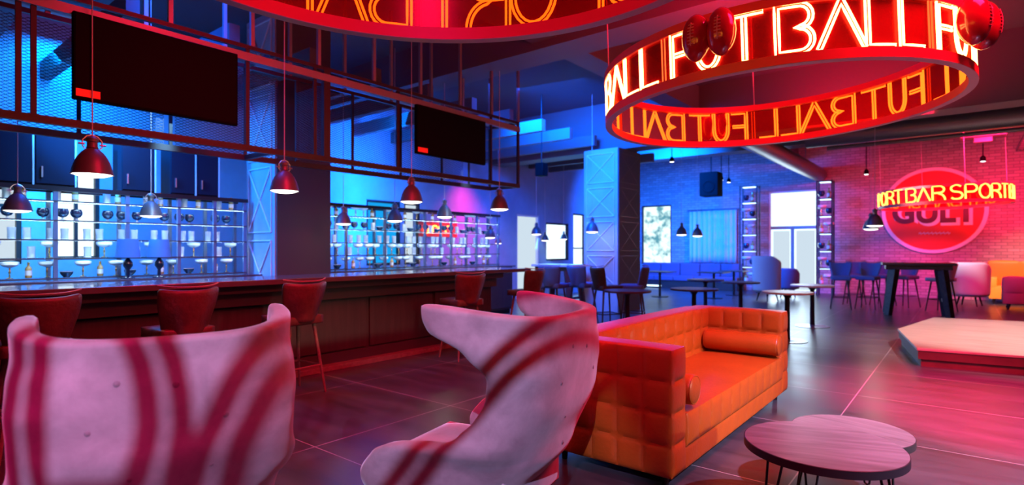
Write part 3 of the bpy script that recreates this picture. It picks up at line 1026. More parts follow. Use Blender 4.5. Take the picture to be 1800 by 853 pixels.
def offset(p, closed, d):
    n = len(p)
    out = []
    for i in range(n):
        a = p[i - 1] if (i > 0 or closed) else None
        c = p[(i + 1) % n] if (i < n - 1 or closed) else None
        b = p[i]
        ns = []
        for q, r_ in ((a, b), (b, c)):
            if q is None or r_ is None:
                continue
            L = math.hypot(r_[0] - q[0], r_[1] - q[1])
            if L > 1e-9:
                ns.append((-(r_[1] - q[1]) / L, (r_[0] - q[0]) / L))
        if len(ns) == 2:
            sx, sy = ns[0][0] + ns[1][0], ns[0][1] + ns[1][1]
            L2 = sx * sx + sy * sy
            k = 2 / max(L2, 0.6)
            nx, ny = sx * k, sy * k
        else:
            nx, ny = ns[0]
        out.append((b[0] + nx * d, b[1] + ny * d))
    return out

def ring_sign(name_label, center, tilt, Rad, zb, band, letters, seps, mneon, lh, lz, doff, tr, double=True):
    """letters: (char, start_deg, end_deg) counter-clockwise as read from outside"""
    t = thing('neon_ring_sign', name_label, 'neon ring sign', (center[0], center[1], zb), 0)
    t.rotation_euler = tilt
    n = 96
    rim = 0.035
    def rimring(z0, z1, nm, m, r0=Rad - .03, r1=Rad + .03):
        MB().lathe([(r0, z0), (r1, z0), (r1, z1), (r0, z1), (r0, z0)], n, cap=False).build(nm, m, t, smooth=40)
    rimring(0.0, 0.065, 'bottom_rim', M['red_lit_metal'])
    rimring(-0.004, 0.0, 'rim_underside', M['rim_under'], Rad - .029, Rad + .029)
    rimring(band - .06, band, 'top_rim', M['red_lit_metal'])
    MB().lathe([(Rad - .004, .06), (Rad + .004, .06), (Rad + .004, band - .055), (Rad - .004, band - .055), (Rad - .004, .06)], n, cap=False).build('band', M['acrylic'], t)
    RR = Rad + .018
    for ch, a0, a1 in letters:
        wd, sts = letter(ch)
        ww = R(a1 - a0) * RR
        mb = MB()
        for p, cl in sts:
            q = [(u / wd * ww, v * lh) for u, v in p]
            def mp(pt):
                an = R(a0) + pt[0] / RR
                return (RR * math.cos(an), RR * math.sin(an), lz + pt[1])
            if double:
                L = offset(q, cl, doff)
                Rr = offset(q, cl, -doff)
                if cl:
                    mb.tube([mp(x) for x in densify(L, 1, .05)], tr, 6, True)
                    mb.tube([mp(x) for x in densify(Rr, 1, .05)], tr, 6, True)
                else:
                    loop = L + Rr[::-1]
                    mb.tube([mp(x) for x in densify(loop, 1, .05)], tr, 6, True)
            else:
                mb.tube([mp(x) for x in densify(q, cl, .05)], tr, 6, bool(cl))
        mb.build('neon_letter', mneon, t, merge=False)
    for a in seps:
        mb = MB()
        for da in (-.55, .55):
            an = R(a + da)
            mb.tube([(RR * math.cos(an), RR * math.sin(an), .07), (RR * math.cos(an), RR * math.sin(an), band - .065)], .006, 6)
        mb.build('divider_tube', M['neon_line'], t)
    for k in range(4):
        an = R(20 + 90 * k)
        MB().tube([(Rad * math.cos(an), Rad * math.sin(an), band - .01), (Rad * math.cos(an), Rad * math.sin(an), ZC - zb - .05)], .006, 6).build('hanging_rod', M['cable_pale'], t)
    return t

FUT = [('F', 3.0, 9.3), ('U', 11.0, 17.2), ('T', 19.0, 28.6), ('B', 31.8, 40.2), ('A', 41.6, 52.8), ('L', 53.6, 60.8), ('L', 62.6, 69.6)]
FL, FS = [], []
for k in range(5):
    b = -105.4 + 72 * k
    FS.append(b)
    FL += [(c, b + x, b + y) for c, x, y in FUT]
RC2 = (-1.369, 5.381)
ring2 = ring_sign('red ring sign with neon letters FUTBALL hanging above the sofa', RC2, (0.0, R(-2.0), 0), 1.42, 2.60, 0.45, FL, FS, M['neon_hot'], .315, .07, .0125, .0085)
SPB = [('S', 80.5, 90.0), ('P', 92.4, 102.0), ('O', 104.2, 114.6), ('R', 115.9, 125.8), ('T', 126.8, 136.6), ('B', 140.3, 149.2), ('A', 150.6, 161.4), ('R', 163.4, 173.2)]
L1 = []
for k in range(3):
    L1 += [(c, x + 100 * k, y + 100 * k) for c, x, y in SPB]
L1 += [(c, x + 300, y + 300) for c, x, y in SPB[:5]]
ring1 = ring_sign('large red ring sign with neon letters SPORT BAR at top, close overhead', (-1.4555, 1.293), (0, 0, 0), 1.325, 2.60, 0.47, L1, [], M['neon'], .33, .075, .012, .0075)
RING3_SHIFT = 9.0
shadow_ring = ring_sign('added unseen neon ring behind the camera, its strokes shaped to shadow the wing chairs', (1.29, -2.09), (0, 0, 0), 1.325, 2.60, 0.47, [('B', 143.4, 138.9), ('/', 138.2, 132.6), ('/', 133.0, 118.5)], [], M['neon'], .33, .075, .012, .0095)  # added ring, its strokes cast the stripes on the chairs
for ch in list(shadow_ring.children):
    if ch.name.startswith('band'):
        bpy.data.objects.remove(ch)
c3 = ptd(1657, 13.5)
aS = -92 + 38.8 - 38.0 + RING3_SHIFT
L3 = []
for k in (-1, 0, 1, 2):
    L3 += [(c, x - 80.5 + aS + 97 * k, y - 80.5 + aS + 97 * k) for c, x, y in SPB]
L3 = [l for l in L3 if l[2] < aS + 97 * 2 + 68]
ring3 = ring_sign('distant ring sign with yellow neon letters SPORT BAR before round wall sign', c3, (0, R(-1.5), 0), 1.27, 2.42, 0.42, L3, [], M['neon'], .31, .07, .016, .016, double=False)

# red balls fixed on the ring over each letter U
def balls_on_ring(ring, angs):
    for i, (a, lab) in enumerate(angs):
        an = R(a)
        rr = 1.42 + .105
        c = Vector((rr * math.cos(an), rr * math.sin(an), .27))
        p = ring.matrix_basis @ c
        t = thing('rugby_ball', lab, 'ball', p, an, 'red balls on the ring sign')
        t.rotation_euler = (0, R(-2), an)
        MB().lathe([(0.0, -.165)] + [(0.098 * math.sqrt(max(0, 1 - (z / .165) ** 2)) ** 1.0, z) for z in [-.16, -.145, -.12, -.09, -.05, 0, .05, .09, .12, .145, .16]] + [(0.0, .165)], 28, cap=False).build('body', M['ball_red'], t, smooth=80)
        mb = MB()
        for k in range(7):
            z = -.066 + .022 * k
            r_ = .098 * math.sqrt(1 - (z / .165) ** 2) + .002
            mb.tube([(r_ * math.cos(b), r_ * math.sin(b), z) for b in (-.22, -.07, .07, .22)], .004, 5)
        mb.tube([(.099 * math.sqrt(1 - (z / .165) ** 2) + .002, 0, z) for z in (-.08, -.04, 0, .04, .08)], .004, 5)
        mb.build('lacing', M['lace'], t)
bl = -104.2
balls_on_ring(ring2, [(bl + 11.2, 'left red ball over the letter U, front of the hanging ring sign'), (bl + 17.6, 'right red ball over the letter U, front of the hanging ring sign'),
                      (bl + 72 + 11.2, 'left red ball at the right-hand end of the hanging ring sign'), (bl + 72 + 17.6, 'outermost red ball at the right-hand end of the hanging ring sign'),
                      (bl + 216 + 11.2, 'right red ball seen through the back right of the hanging ring sign'), (bl + 216 + 17.6, 'left red ball seen through the back right of the hanging ring sign')])

# ================================================================== SEATING
def smoothstep(t):
    t = max(0.0, min(1.0, t))
    return t * t * (3 - 2 * t)
def interp(x, pts):
    if x <= pts[0][0]:
        return pts[0][1]
    for (a, va), (b, vb) in zip(pts, pts[1:]):
        if x <= b:
            t = (x - a) / (b - a)
            return va + (vb - va) * smoothstep(t)
    return pts[-1][1]

def shellify(o, thick, levels=1, offset=0.0):
    sd = o.modifiers.new('thick', 'SOLIDIFY')
    sd.thickness = thick
    sd.offset = offset
    ss = o.modifiers.new('round', 'SUBSURF')
    ss.levels = levels
    ss.render_levels = levels
    return o

# ---- wing chairs: front is local +x
E_PTS = [(0.18, .50), (0.30, .60), (0.40, .66), (0.50, .66), (0.545, .56), (0.59, .34), (0.64, .25), (0.72, .21), (0.82, .18), (0.90, .18), (0.98, .28), (1.07, .45), (1.12, .47), (1.24, .47)]
XB_PTS = [(0.18, -.12), (0.35, -.22), (0.55, -.335), (0.80, -.41), (1.0, -.43), (1.24, -.43)]
W_PTS = [(0.18, .27), (0.40, .355), (0.60, .37), (0.80, .36), (1.0, .37), (1.24, .385)]
def wing_chair(label, loc, rz, W=1.0, D=1.0, arm_cut=0.0):
    t = thing('wing_chair', label, 'armchair', loc, rz, 'grey velvet wing chairs')
    def fn(u, v):
        a = (u * 2 - 1)
        th = a * PI / 2
        top = 1.13 + .05 * abs(a) ** 2.5
        z = 0.20 + (top - 0.20) * v
        sn, cs = math.sin(th), math.cos(th)
        f = 1 - abs(cs) ** .62
        e = interp(z, E_PTS) * (1 - arm_cut * smoothstep((.70 - z) / .14))
        low = smoothstep((.74 - z) / .2)
        y = interp(z, W_PTS) * W * (1 if sn >= 0 else -1) * abs(sn) ** .72 * (1 + .13 * f * low)
        x = (interp(z, XB_PTS) + e * f) * D
        z += .06 * f * smoothstep((.70 - z) / .16) * smoothstep((z - .15) / .3) * min(1, e / .5)
        return (x, y, z)
    sh = MB().grid(fn, 30, 40).build('shell', M['velvet'], t, smooth=180)
    shellify(sh, .07, 1)
    # seat cushion
    mb = MB()
    mb.quilt_box(-.24 * D, .34 * D, -.29, .29, .26, .45, 1, 1, 1, .03, 12, .5)
    mb.build('seat_cushion', M['velvet'], t, smooth=180)
    mb = MB()
    mb.quilt_box(-.18, .28, -.24, .24, .17, .255, 1, 1, 1, .012, 10, .5)
    mb.build('seat_base', M['velvet'], t, smooth=180)
    # dark discs standing for the shaded tufting dimples outside the back
    for (yy, zz) in [(.13, 1.0), (-.02, .98), (.20, .86), (-.16, .86), (.10, .70), (-.12, .70), (0, .55)]:
        a = math.asin(min(1, (abs(yy) / (interp(zz, W_PTS) * W)) ** (1 / .72))) * (1 if yy > 0 else -1)
        p = fn((a / (PI / 2) + 1) / 2, (zz - .20) / .93)
        bt = MB().lathe([(0.0, .003), (.006, .0025), (.010, .0), (.006, -.0025), (0, -.003)], 12).build('button', M['button'], t)
        bt.rotation_euler = (0, R(90), 0)
        bt.location = (p[0] - .0345, p[1], p[2])
    MB().lathe([(.03, .05), (.03, .17)], 20).build('base_column', M['black_metal'], t)
    mb = MB()
    for k in range(4):
        an = R(45 + 90 * k)
        mb.tube([(0, 0, .07), (.16 * math.cos(an), .16 * math.sin(an), .05), (.30 * math.cos(an), .30 * math.sin(an), .017)], [.026, .02, .016], 8)
    mb.build('star_base', M['black_metal'], t)
    return t
wing_chair('grey velvet wing chair seen from straight behind at the left front, shadows across its back', (-2.35, .83, 0), R(162), 1.04)
wing_chair('grey velvet wing chair turned sideways beside the orange sofa, one wing and seat showing', (-1.785, 1.995, 0), R(191), 1.12, 1.12, .16)

# ---- sofa
sofa = thing('sofa', 'orange tufted leather sofa with two bolsters in the middle of the floor', 'sofa', (-1.74, 4.40, 0))
def sq(name, x0, x1, y0, y1, z0, z1, n, puff, **k):
    ox, oy, oz = sofa.location
    return MB().quilt_box(x0 - ox, x1 - ox, y0 - oy, y1 - oy, z0, z1, *n, puff, **k).build(name, M['leather'], sofa, smooth=50)
SX0, SX1, SY0, SY1 = -2.19, -1.30, 3.06, 5.72
sq('arm', SX0 + .02, SX1, SY0, SY0 + .20, .09, .82, (5, 1, 4), .016, res=10, pw=.32, smooth_top=True)
sq('arm', SX0 + .02, SX1, SY1 - .20, SY1, .09, .82, (5, 1, 4), .016, res=10, pw=.32, smooth_top=True)
sq('back', SX0, SX0 + .22, SY0 + .19, SY1 - .19, .09, .825, (1, 11, 4), .018, res=8, pw=.32, smooth_top=True)
sq('base_rail', SX0 + .15, SX1 + .0, SY0 + .205, SY1 - .205, .09, .215, (4, 11, 1), .006, res=6, pw=.3)
sq('seat_cushion', SX0 + .22, SX1 + .005, SY0 + .205, SY1 - .205, .222, .42, (4, 11, 1), .018, res=10, pw=.45, smooth_top=True)
for y in (SY0 + .32, SY1 - .32):
    mb = MB()
    prof = [(0.0, -.335), (.075, -.335), (.088, -.325), (.092, -.31), (.094, -.1), (.094, .1), (.092, .31), (.088, .325), (.075, .335), (0, .335)]
    mb.lathe(prof, 28)
    b = mb.build('bolster', M['leather'], sofa, smooth=50)
    b.rotation_euler = (0, R(90), 0)
    b.location = (SX0 + .24 + .335 + 1.74, y - 4.40, .445 + .094)
    pp = MB()
    for zz in (-.328, .328):
        pp.tube([(.086 * math.cos(a * PI / 14), .086 * math.sin(a * PI / 14), zz) for a in range(28)], .004, 5, True)
    pp.build('piping', M['leather'], b)
for x in (SX0 + .1, SX1 - .08):
    for y in (SY0 + .1, SY1 - .1):
        MB().lathe([(.018, 0), (.024, .09)], 14, (x + 1.74, y - 4.40, 0)).build('leg', M['black_metal'], sofa)

# ---- coffee tables with hairpin legs
def coffee_table(label, x, y, r, z, rot):
    t = thing('coffee_table', label, 'coffee table', (x, y, 0), rot, 'round coffee tables')
    MB().lathe([(0, z - .002), (r - .004, z - .002), (r - .004, z), (0, z)], 72, cap=False).build('tabletop', M['table_wood'], t, smooth=40)
    MB().lathe([(r - .006, z), (r, z - .002), (r, z - .038), (r - .004, z - .04), (0, z - .04)], 72, cap=False).build('edge_band', M['table_edge'], t, smooth=40)
    for k in range(3):
        an = R(90 + 120 * k)
        mb = MB()
        c, s = math.cos(an), math.sin(an)
        pc, ps = -s, c
        a = Vector((c * r * .72, s * r * .72, z - .04))
        f = Vector((c * r * .90, s * r * .90, .012))
        pts = [a + Vector((pc, ps, 0)) * .055, f + Vector((pc, ps, 0)) * .012, f + Vector((0, 0, -.006)), f - Vector((pc, ps, 0)) * .012, a - Vector((pc, ps, 0)) * .055]
        mb.tube(pts, .006, 8)
        mb.build('leg', M['black_metal'], t)
    return t
coffee_table('larger round wood coffee table with hairpin legs, in front at lower right', -.545, 3.10, .355, .45, R(20))
coffee_table('smaller round wood coffee table tucked behind the larger one', -.50, 3.65, .30, .385, R(-10))

# ---- bar stools: front is local +x
def bar_stool(name='bar_stool', m=None, legm=None):
    m = m or M['brown_leather']
    legm = legm or M['leg_wood']
    t = thing(name, '', 'bar stool')
    MB().quilt_box(-.19, .22, -.20, .20, .68, .76, 1, 1, 1, .016, 12, .5).build('seat', m, t, smooth=180)
    def fn(u, v):
        a = u * 2 - 1
        z = .70 + v * (.375 + .02 * abs(a) ** 3)
        hw = .165 + .065 * smoothstep(v * 1.15)
        y = a * hw
        x = -.21 - .06 * v + .14 * abs(a) ** 2.2 * (1 - .35 * v)
        return (x, y, z)
    b = MB().grid(fn, 12, 8).build('backrest', m, t, smooth=180)
    shellify(b, .05, 1)
    def fp(u):
        x, y, z = fn(u, 1)
        return (x, y, z + .022)
    MB().tube([fp(i / 20) for i in range(21)], .006, 6).build('piping', M['piping'], b)
    for sx in (1, -1):
        for sy in (1, -1):
            MB().tube([(sx * .13, sy * .13, .69), (sx * .21, sy * .21, 0.0)], [.019, .011], 10).build('leg', legm, t)
    MB().tube([(sx * .182, sy * .182, .27) for sx, sy in ((1, 1), (1, -1), (-1, -1), (-1, 1))], .009, 8, True).build('footrest', legm, t)
    return t
st0 = bar_stool()
G = 'brown leather stools along the bar'
spots = [(-5.06, .97, 178, 'leftmost one at the photo edge'), (-5.06, 1.90, 182, 'second from the left, behind the left wing chair'), (-5.08, 2.93, 184, 'third from the left with legs in view'),
         (-5.06, 5.26, 170, 'fourth, alone beyond the wing chair'), (-5.35, 7.0, 176, 'at the overhanging far end of the bar')]
for i, (x, y, a, nm) in enumerate(spots):
    lab = 'brown leather bar stool facing the bar, ' + nm
    if i == 0:
        st0.location = (x, y, 0)
        st0.rotation_euler = (0, 0, R(a))
        st0['label'] = lab
        st0['group'] = G
    else:
        dup(st0, (x, y, 0), R(a), lab, G)
G = 'blue stools at the pale high table'
sb = bar_stool(m=M['blue_fabric'], legm=M['dark_wood'])
x, y = ptd(974, 10.5)
sb.location = (x, y, 0)
sb.rotation_euler = (0, 0, R(95))
sb['label'] = 'blue-lit high stool beyond the bar end, left of the pair before bright doorway'
sb['group'] = G
x, y = ptd(1024, 10.7)
dup(sb, (x, y, 0), R(80), 'blue-lit high stool beyond the bar end, right of the pair before bright window', G)
x, y = ptd(1066, 9.9)
dk = bar_stool('bar_chair', M['dark_wood'], M['dark_wood'])
dk['label'] = 'dark wooden high chair between the blue stools and the red-lit cafe table'
dk['category'] = 'bar chair'
dk.location = (x, y, 0)
dk.rotation_euler = (0, 0, R(60))
x, y = ptd(1113, 10.1)
dup(sb, (x, y, 0), R(200), 'purple-backed high chair against the dark face of far column', G)

# stools at the dark high table, right background
G = 'blue stools at the dark high table'
for px, d, a, nm in [(1478, 13.2, -80, 'leftmost of the cluster'), (1502, 14.2, -95, 'second from the left'), (1526, 13.2, 260, 'third from the left'), (1552, 14.0, 250, 'nearest its left table leg'),
                     (1592, 13.6, 240, 'behind the table')]:
    x, y = ptd(px, d)
    dup(sb, (x, y, 0), R(a), 'blue-backed high stool at the dark high table, ' + nm, G)
x, y = ptd(1655, 12.6)
ws = bar_stool('bar_stool', M['grey_fabric'], M['black_metal'])
ws['label'] = 'pale-seated high stool at right end of the dark high table'
ws['group'] = 'blue stools at the dark high table'
ws.location = (x, y, 0)
ws.rotation_euler = (0, 0, R(150))

# ---- high tables
def high_table(x, y, lx, ly, z, topm, label, rz=0):
    t = thing('high_table', label, 'high table', (x, y, 0), rz)
    MB().box(-lx / 2, lx / 2, -ly / 2, ly / 2, z - .05, z).build('tabletop', topm, t, bevel=.006)
    MB().box(-lx / 2 + .06, lx / 2 - .06, -ly / 2 + .06, ly / 2 - .06, z - .14, z - .05).build('apron', M['dark_wood'], t)
    for sx in (-1, 1):
        for sy in (-1, 1):
            MB().tube([(sx * (lx / 2 - .22), sy * (ly / 2 - .13), z - .13), (sx * (lx / 2 - .10), sy * (ly / 2 - .08), .0)], [.095, .075], 4).build('leg', M['dark_wood'], t)
        MB().box(sx * (lx / 2 - .16) - .03, sx * (lx / 2 - .16) + .03, -ly / 2 + .12, ly / 2 - .12, .30, .36).build('stretcher', M['dark_wood'], t)
    return t
x, y = ptd(1612, 11.9)
high_table(x, y, 1.25, .75, 1.11, M['dark_wood'], 'dark wooden high table on splayed legs behind the stage platform', R(8))
x, y = ptd(985, 12.6)
high_table(x, y, 1.1, .7, 1.06, M['marble'], 'pale-topped high table in front of the lit alcove', R(0))

# ---- cafe tables
def cafe_table(px, d, r, z, topm, label, base=M['steel']):
    x, y = ptd(px, d)
    t = thing('cafe_table', label, 'table', (x, y, 0), 0, 'pedestal tables in the hall')
    MB().lathe([(0, z - .03), (r - .004, z - .03), (r, z - .026), (r, z - .003), (r - .003, z), (0, z)], 40).build('tabletop', topm, t)
    MB().lathe([(.045, .02), (.04, .06), (.036, z - .10), (.06, z - .06), (.12, z - .03)], 20).build('pedestal', M['black_metal'], t)
    MB().lathe([(0, 0), (.28, 0), (.28, .008), (.10, .018), (.05, .03), (0, .03)], 36).build('base', base, t)
    return t
cafe_table(1103, 8.9, .37, .75, M['dark_wood'], 'red-lit dark round cafe table left of the sofa back')
cafe_table(1220, 9.3, .38, .75, M['dark_wood'], 'dark round cafe table directly behind the sofa')
cafe_table(1240, 12.1, .38, .75, M['dark_wood'], 'dark round cafe table behind another one, before the blue banquette', M['black_metal'])
cafe_table(1302, 11.2, .36, .75, M['dark_wood'], 'dark round cafe table before the left bottle tower', M['black_metal'])
cafe_table(1384, 8.6, .36, .75, M['marble'], 'pale round cafe table just past the right end of the sofa')
cafe_table(1428, 10.2, .36, .75, M['marble'], 'pale round cafe table with shiny disc base in open floor')

# ---- tub chairs
def tub_chair(label, px, d, rz, m, w=.33, h=1.05, name='tub_chair'):
    x, y = ptd(px, d)
    t = thing(name, label, 'armchair', (x, y, 0), rz)
    def fn(u, v):
        a = u * 2 - 1
        th = a * PI * .62
        z = .26 + (h - .26) * v - .16 * v * max(0, abs(a) - .6) / .4
        rr = w * (1 + .06 * v)
        return (-rr * math.cos(th), rr * math.sin(th), z)
    b = MB().grid(fn, 24, 8).build('shell', m, t, smooth=180)
    shellify(b, .08, 1)
    MB().lathe([(0, .24), (w - .04, .24), (w - .01, .28), (w - .01, .44), (w - .05, .48), (0, .49)], 28).build('seat', m, t)
    for k in range(4):
        an = R(45 + 90 * k)
        MB().tube([(w * .6 * math.cos(an), w * .6 * math.sin(an), .25), (w * .8 * math.cos(an), w * .8 * math.sin(an), 0)], [.025, .014], 8).build('leg', M['black_metal'], t)
    return t
tub_chair('pale grey tub armchair seen from behind at the right background', 1704, 13.9, R(75), M['grey_fabric'], .36, 1.08)
tub_chair('light blue high-backed tub armchair in front of the bright doorway', 1349, 15.2, R(60), M['grey_fabric'], .33, 1.22)
tub_chair('dark blue tub chair right of the light blue one, before the doorway', 1385, 16.2, R(80), M['blue_fabric'], .26, .86)

# orange sofa and taupe armchair at the right edge
def small_sofa(name, label, cat, x, y, lx, ly, hb, hs, m, rz, arms=True):
    t = thing(name, label, cat, (x, y, 0), rz)
    MB().quilt_box(-lx / 2, lx / 2, -ly / 2, ly / 2, .14, hs, 2, 1, 1, .012, 8, .4, True).build('seat', m, t, smooth=60)
    MB().quilt_box(-lx / 2, lx / 2, ly / 2 - .2, ly / 2, hs - .05, hb, 3, 1, 1, .03, 8, .5).build('backrest', m, t, smooth=60)
    if arms:
        for s in (-1, 1):
            MB().quilt_box(s * (lx / 2 - .08) - .08, s * (lx / 2 - .08) + .08, -ly / 2, ly / 2 - .2, hs - .05, hs + .22, 1, 1, 1, .012, 8, .5).build('arm', m, t, smooth=60)
    for sx in (-1, 1):
        for sy in (-1, 1):
            MB().tube([(sx * (lx / 2 - .12), sy * (ly / 2 - .1), .16), (sx * (lx / 2 - .09), sy * (ly / 2 - .07), 0)], [.028, .016], 8).build('leg', M['black_metal'], t)
    return t
small_sofa('sofa', 'bright orange sofa against the brick wall at right edge', 'sofa', 1.42, 19.2, 1.9, .8, 1.08, .46, M['orange_fabric'], 0)
small_sofa('armchair', 'taupe low armchair seen from behind in front of the bright orange sofa', 'armchair', 1.28, 17.6, 1.2, .75, .75, .42, M['taupe_fabric'], PI)

# ---- banquette along the back wall
bq = thing('banquette', 'long purple banquette under the blue curtain along the back wall', 'bench', (-7.6, 19.5, 0))
wbox(bq, 'base', M['dark_wood'], [(-9.5, -5.85, 19.1, 19.85, 0.0, .28)])
for k in range(5):
    a = -9.5 + 3.65 * k / 5
    wbox(bq, 'seat_cushion', M['purple_fabric'], [(a + .01, a + .72, 19.05, 19.65, .28, .46)], .03)
    wbox(bq, 'back_cushion', M['purple_fabric'], [(a + .01, a + .72, 19.65, 19.86, .44, .90)], .03)
wbox(bq, 'led_strip', M['led_soft'], [(-9.4, -8.5, 19.085, 19.099, .06, .10)])
# low hall tables in front of the banquette
for px, d, nm in [(1160, 16.5, 'left one, before leafy window'), (1255, 16.0, 'middle one'), (1290, 17.0, 'right one, near bottle tower')]:
    x, y = ptd(px, d)
    t = thing('cafe_table', 'square dark table in front of the purple banquette, ' + nm, 'table', (x, y, 0), 0, 'square tables by the banquette')
    MB().box(-.36, .36, -.36, .36, .72, .75).build('tabletop', M['dark_wood'], t, bevel=.004)
    MB().lathe([(.035, .02), (.035, .72)], 12).build('pedestal', M['black_metal'], t)
    MB().lathe([(0, 0), (.24, 0), (.24, .02), (0, .02)], 24).build('base', M['black_metal'], t)

# ---- curtain and loudspeaker
def curtain(x0, x1, y, z0, z1):
    t = thing('curtain', 'blue-lit hanging curtain on the back wall above the banquette', 'curtain', ((x0 + x1) / 2, y, z0))
    w_ = x1 - x0
    def fn(u, v):
        return (-w_ / 2 + w_ * u, .035 * math.sin(u * 2 * PI * 9) + .015 * math.sin(u * 31), v * (z1 - z0))
    c = MB().grid(fn, 150, 6).build('fabric', M['curtain'], t, smooth=180)
    sd = c.modifiers.new('thick', 'SOLIDIFY')
    sd.thickness = .008
    MB().tube([(-w_ / 2 - .1, .0, z1 - z0 + .03), (w_ / 2 + .1, 0, z1 - z0 + .03)], .018, 10).build('curtain_rod', M['dark_steel'], t)
    for s in (-1, 1):
        MB().tube([(s * w_ / 2, 0, z1 - z0 + .03), (s * w_ / 2, YF - y, z1 - z0 + .03)], .012, 8).build('rod_bracket', M['dark_steel'], t)
    return t
curtain(-7.75, -6.1, 19.86, .92, 2.75)
x, y = ptd(1250, 16.6)
sp = thing('loudspeaker', 'black loudspeaker hanging from the ceiling left of the brick wall', 'loudspeaker', (x, y, 2.95))
MB().box(-.27, .27, -.22, .22, 0, .70).build('cabinet', M['bezel'], sp, bevel=.02)
MB().lathe([(.19, 0), (.19, .012), (.16, .02), (.05, -.03), (0, -.02)], 24).build('cone', M['dark_steel'], sp)
sp.children[-1].data.materials[0] = M['bezel']
sp.children[-1].rotation_euler = (R(90), 0, 0)
sp.children[-1].location = (0, -.222, .28)
MB().tube([(0, 0, .69), (0, 0, ZC - 2.95 if not 15.95 < y < 16.5 else 4.1 - 2.95)], .02, 8).build('hanging_pole', M['black_metal'], sp)
x, y = ptd(952, 12.0)
sp2 = thing('loudspeaker', 'small black loudspeaker hanging in the blue hall near the cage', 'loudspeaker', (x, y, 2.95))
MB().box(-.10, .10, -.1, .1, 0, .28).build('cabinet', M['bezel'], sp2, bevel=.012)
MB().tube([(0, 0, .27), (0, 0, ZC - 2.95)], .012, 8).build('hanging_pole', M['black_metal'], sp2)

# ---- bottle towers beside the doorway
def tower(px, d, w_, label, nm):
    x, y = ptd(px, d)
    t = thing('display_tower', label, 'shelving', (x, y, 0), 0, 'display towers beside the doorway')
    for sx in (-1, 1):
        for sy in (-1, 1):
            MB().box(sx * w_ / 2 - .02, sx * w_ / 2 + .02, sy * .16 - .02, sy * .16 + .02, 0, 3.45).build('post', M['frame_metal'], t)
    zs = [.32 + .52 * k for k in range(7)]
    for z in zs:
        s = MB().box(-w_ / 2, w_ / 2, -.16, .16, z - .03, z).build('shelf', M['dark_steel'], t)
    for k, z in enumerate(zs[:-1]):
        zz = z + .52
        MB().box(-w_ / 2 + .06, w_ / 2 - .06, -.08, .08, zz - .045, zz - .031).build('shelf_light', M['led_soft'], t)
        n = 2
        for i in range(n):
            kind = ['bottle', 'coupe', 'globe'][(k + i) % 3]
            fn_, what, grp = PROTO[kind]
            o = dup(first[kind], (x - .1 + .2 * i, y - .04, z), 0, '%s, %s on the %s shelf up of the %s' % (what, ('left', 'right')[i], ORD[k], nm), 'glasses on the display towers')
            o.scale = (1.7, 1.7, 1.7)
    return t
tower(1318, 18.3, .52, 'metal display tower with lit shelves left of the bright doorway', 'left display tower')
tower(1451, 16.9, .40, 'metal display tower with lit shelves right of the bright doorway', 'right display tower')

# ---- round wall sign
def text_mesh(txt, size, m, name, parent, loc, depth=.006, bold=.0, sx=1.0):
    cu = bpy.data.curves.new(name, 'FONT')
    cu.body = txt
    cu.size = size
    cu.extrude = depth
    cu.offset = bold
    cu.align_x = 'CENTER'
    cu.align_y = 'CENTER'
    tmp = bpy.data.objects.new('tmp', cu)
    C.objects.link(tmp)
    dg = bpy.context.evaluated_depsgraph_get()
    me = bpy.data.meshes.new_from_object(tmp.evaluated_get(dg))
    bpy.data.objects.remove(tmp)
    me.materials.clear()
    me.materials.append(m)
    o = bpy.data.objects.new(name, me)
    C.objects.link(o)
    o.parent = parent
    o.rotation_euler = (R(90), 0, 0)
    o.location = loc
    o.scale = (sx, 1, 1)
    return o
ws_ = thing('round_wall_sign', 'round red painted sign with dark GULT lettering on the brick wall', 'wall sign', (-.72, 19.99, 2.50))
r_ = 1.20
dm = MB().lathe([(0, 0), (r_, 0), (r_, .03), (0, .03)], 72).build('disc', M['sign_red'], ws_)
dm.rotation_euler = (R(90), 0, 0)
rg = MB().lathe([(r_ - .075, .028), (r_ + .02, .028), (r_ + .02, .05), (r_ - .075, .05), (r_ - .075, .028)], 72, cap=False).build('border', M['sign_white'], ws_)
rg.rotation_euler = (R(90), 0, 0)
text_mesh('GULT', .86, M['sign_white'], 'letter_shadow', ws_, (.05, -.034, -.11), .004, .07, .88)
text_mesh('GULT', .86, M['sign_dark'], 'lettering', ws_, (0, -.046, -.07), .004, .03, .88)
mb = MB()
for k in range(8):
    cx = -.32 + .09 * k
    mb.tube([(cx, -.036, -.66), (cx + .03, -.036, -.62), (cx + .05, -.036, -.68), (cx + .08, -.036, -.64)], .012, 6)
mb.build('small_script', M['sign_white'], ws_)

# ---- stage platform
sv = [(-.45, 8.25), (.62, 8.42), (2.6, 8.75), (3.1, 10.2), (2.6, 12.0), (.75, 12.4), (-.43, 12.14), (-.78, 10.08)]
stg = thing('stage_platform', 'low polygonal stage with pale wooden top and dark red sides', 'stage', (1.0, 10.3, 0))
def inset(poly, k, c=(1.0, 10.3)):
    return [((x - c[0]) * k, (y - c[1]) * k) for x, y in poly]
MB().prism(inset(sv, 1.0), .19, .22).build('deck', M['stage_wood'], stg, smooth=0, bevel=.005)
MB().prism(inset(sv, .992), .09, .19).build('skirt', M['stage_side'], stg, smooth=0)
MB().prism(inset(sv, .975), .0, .09).build('plinth', M['stage_side'], stg, smooth=0)

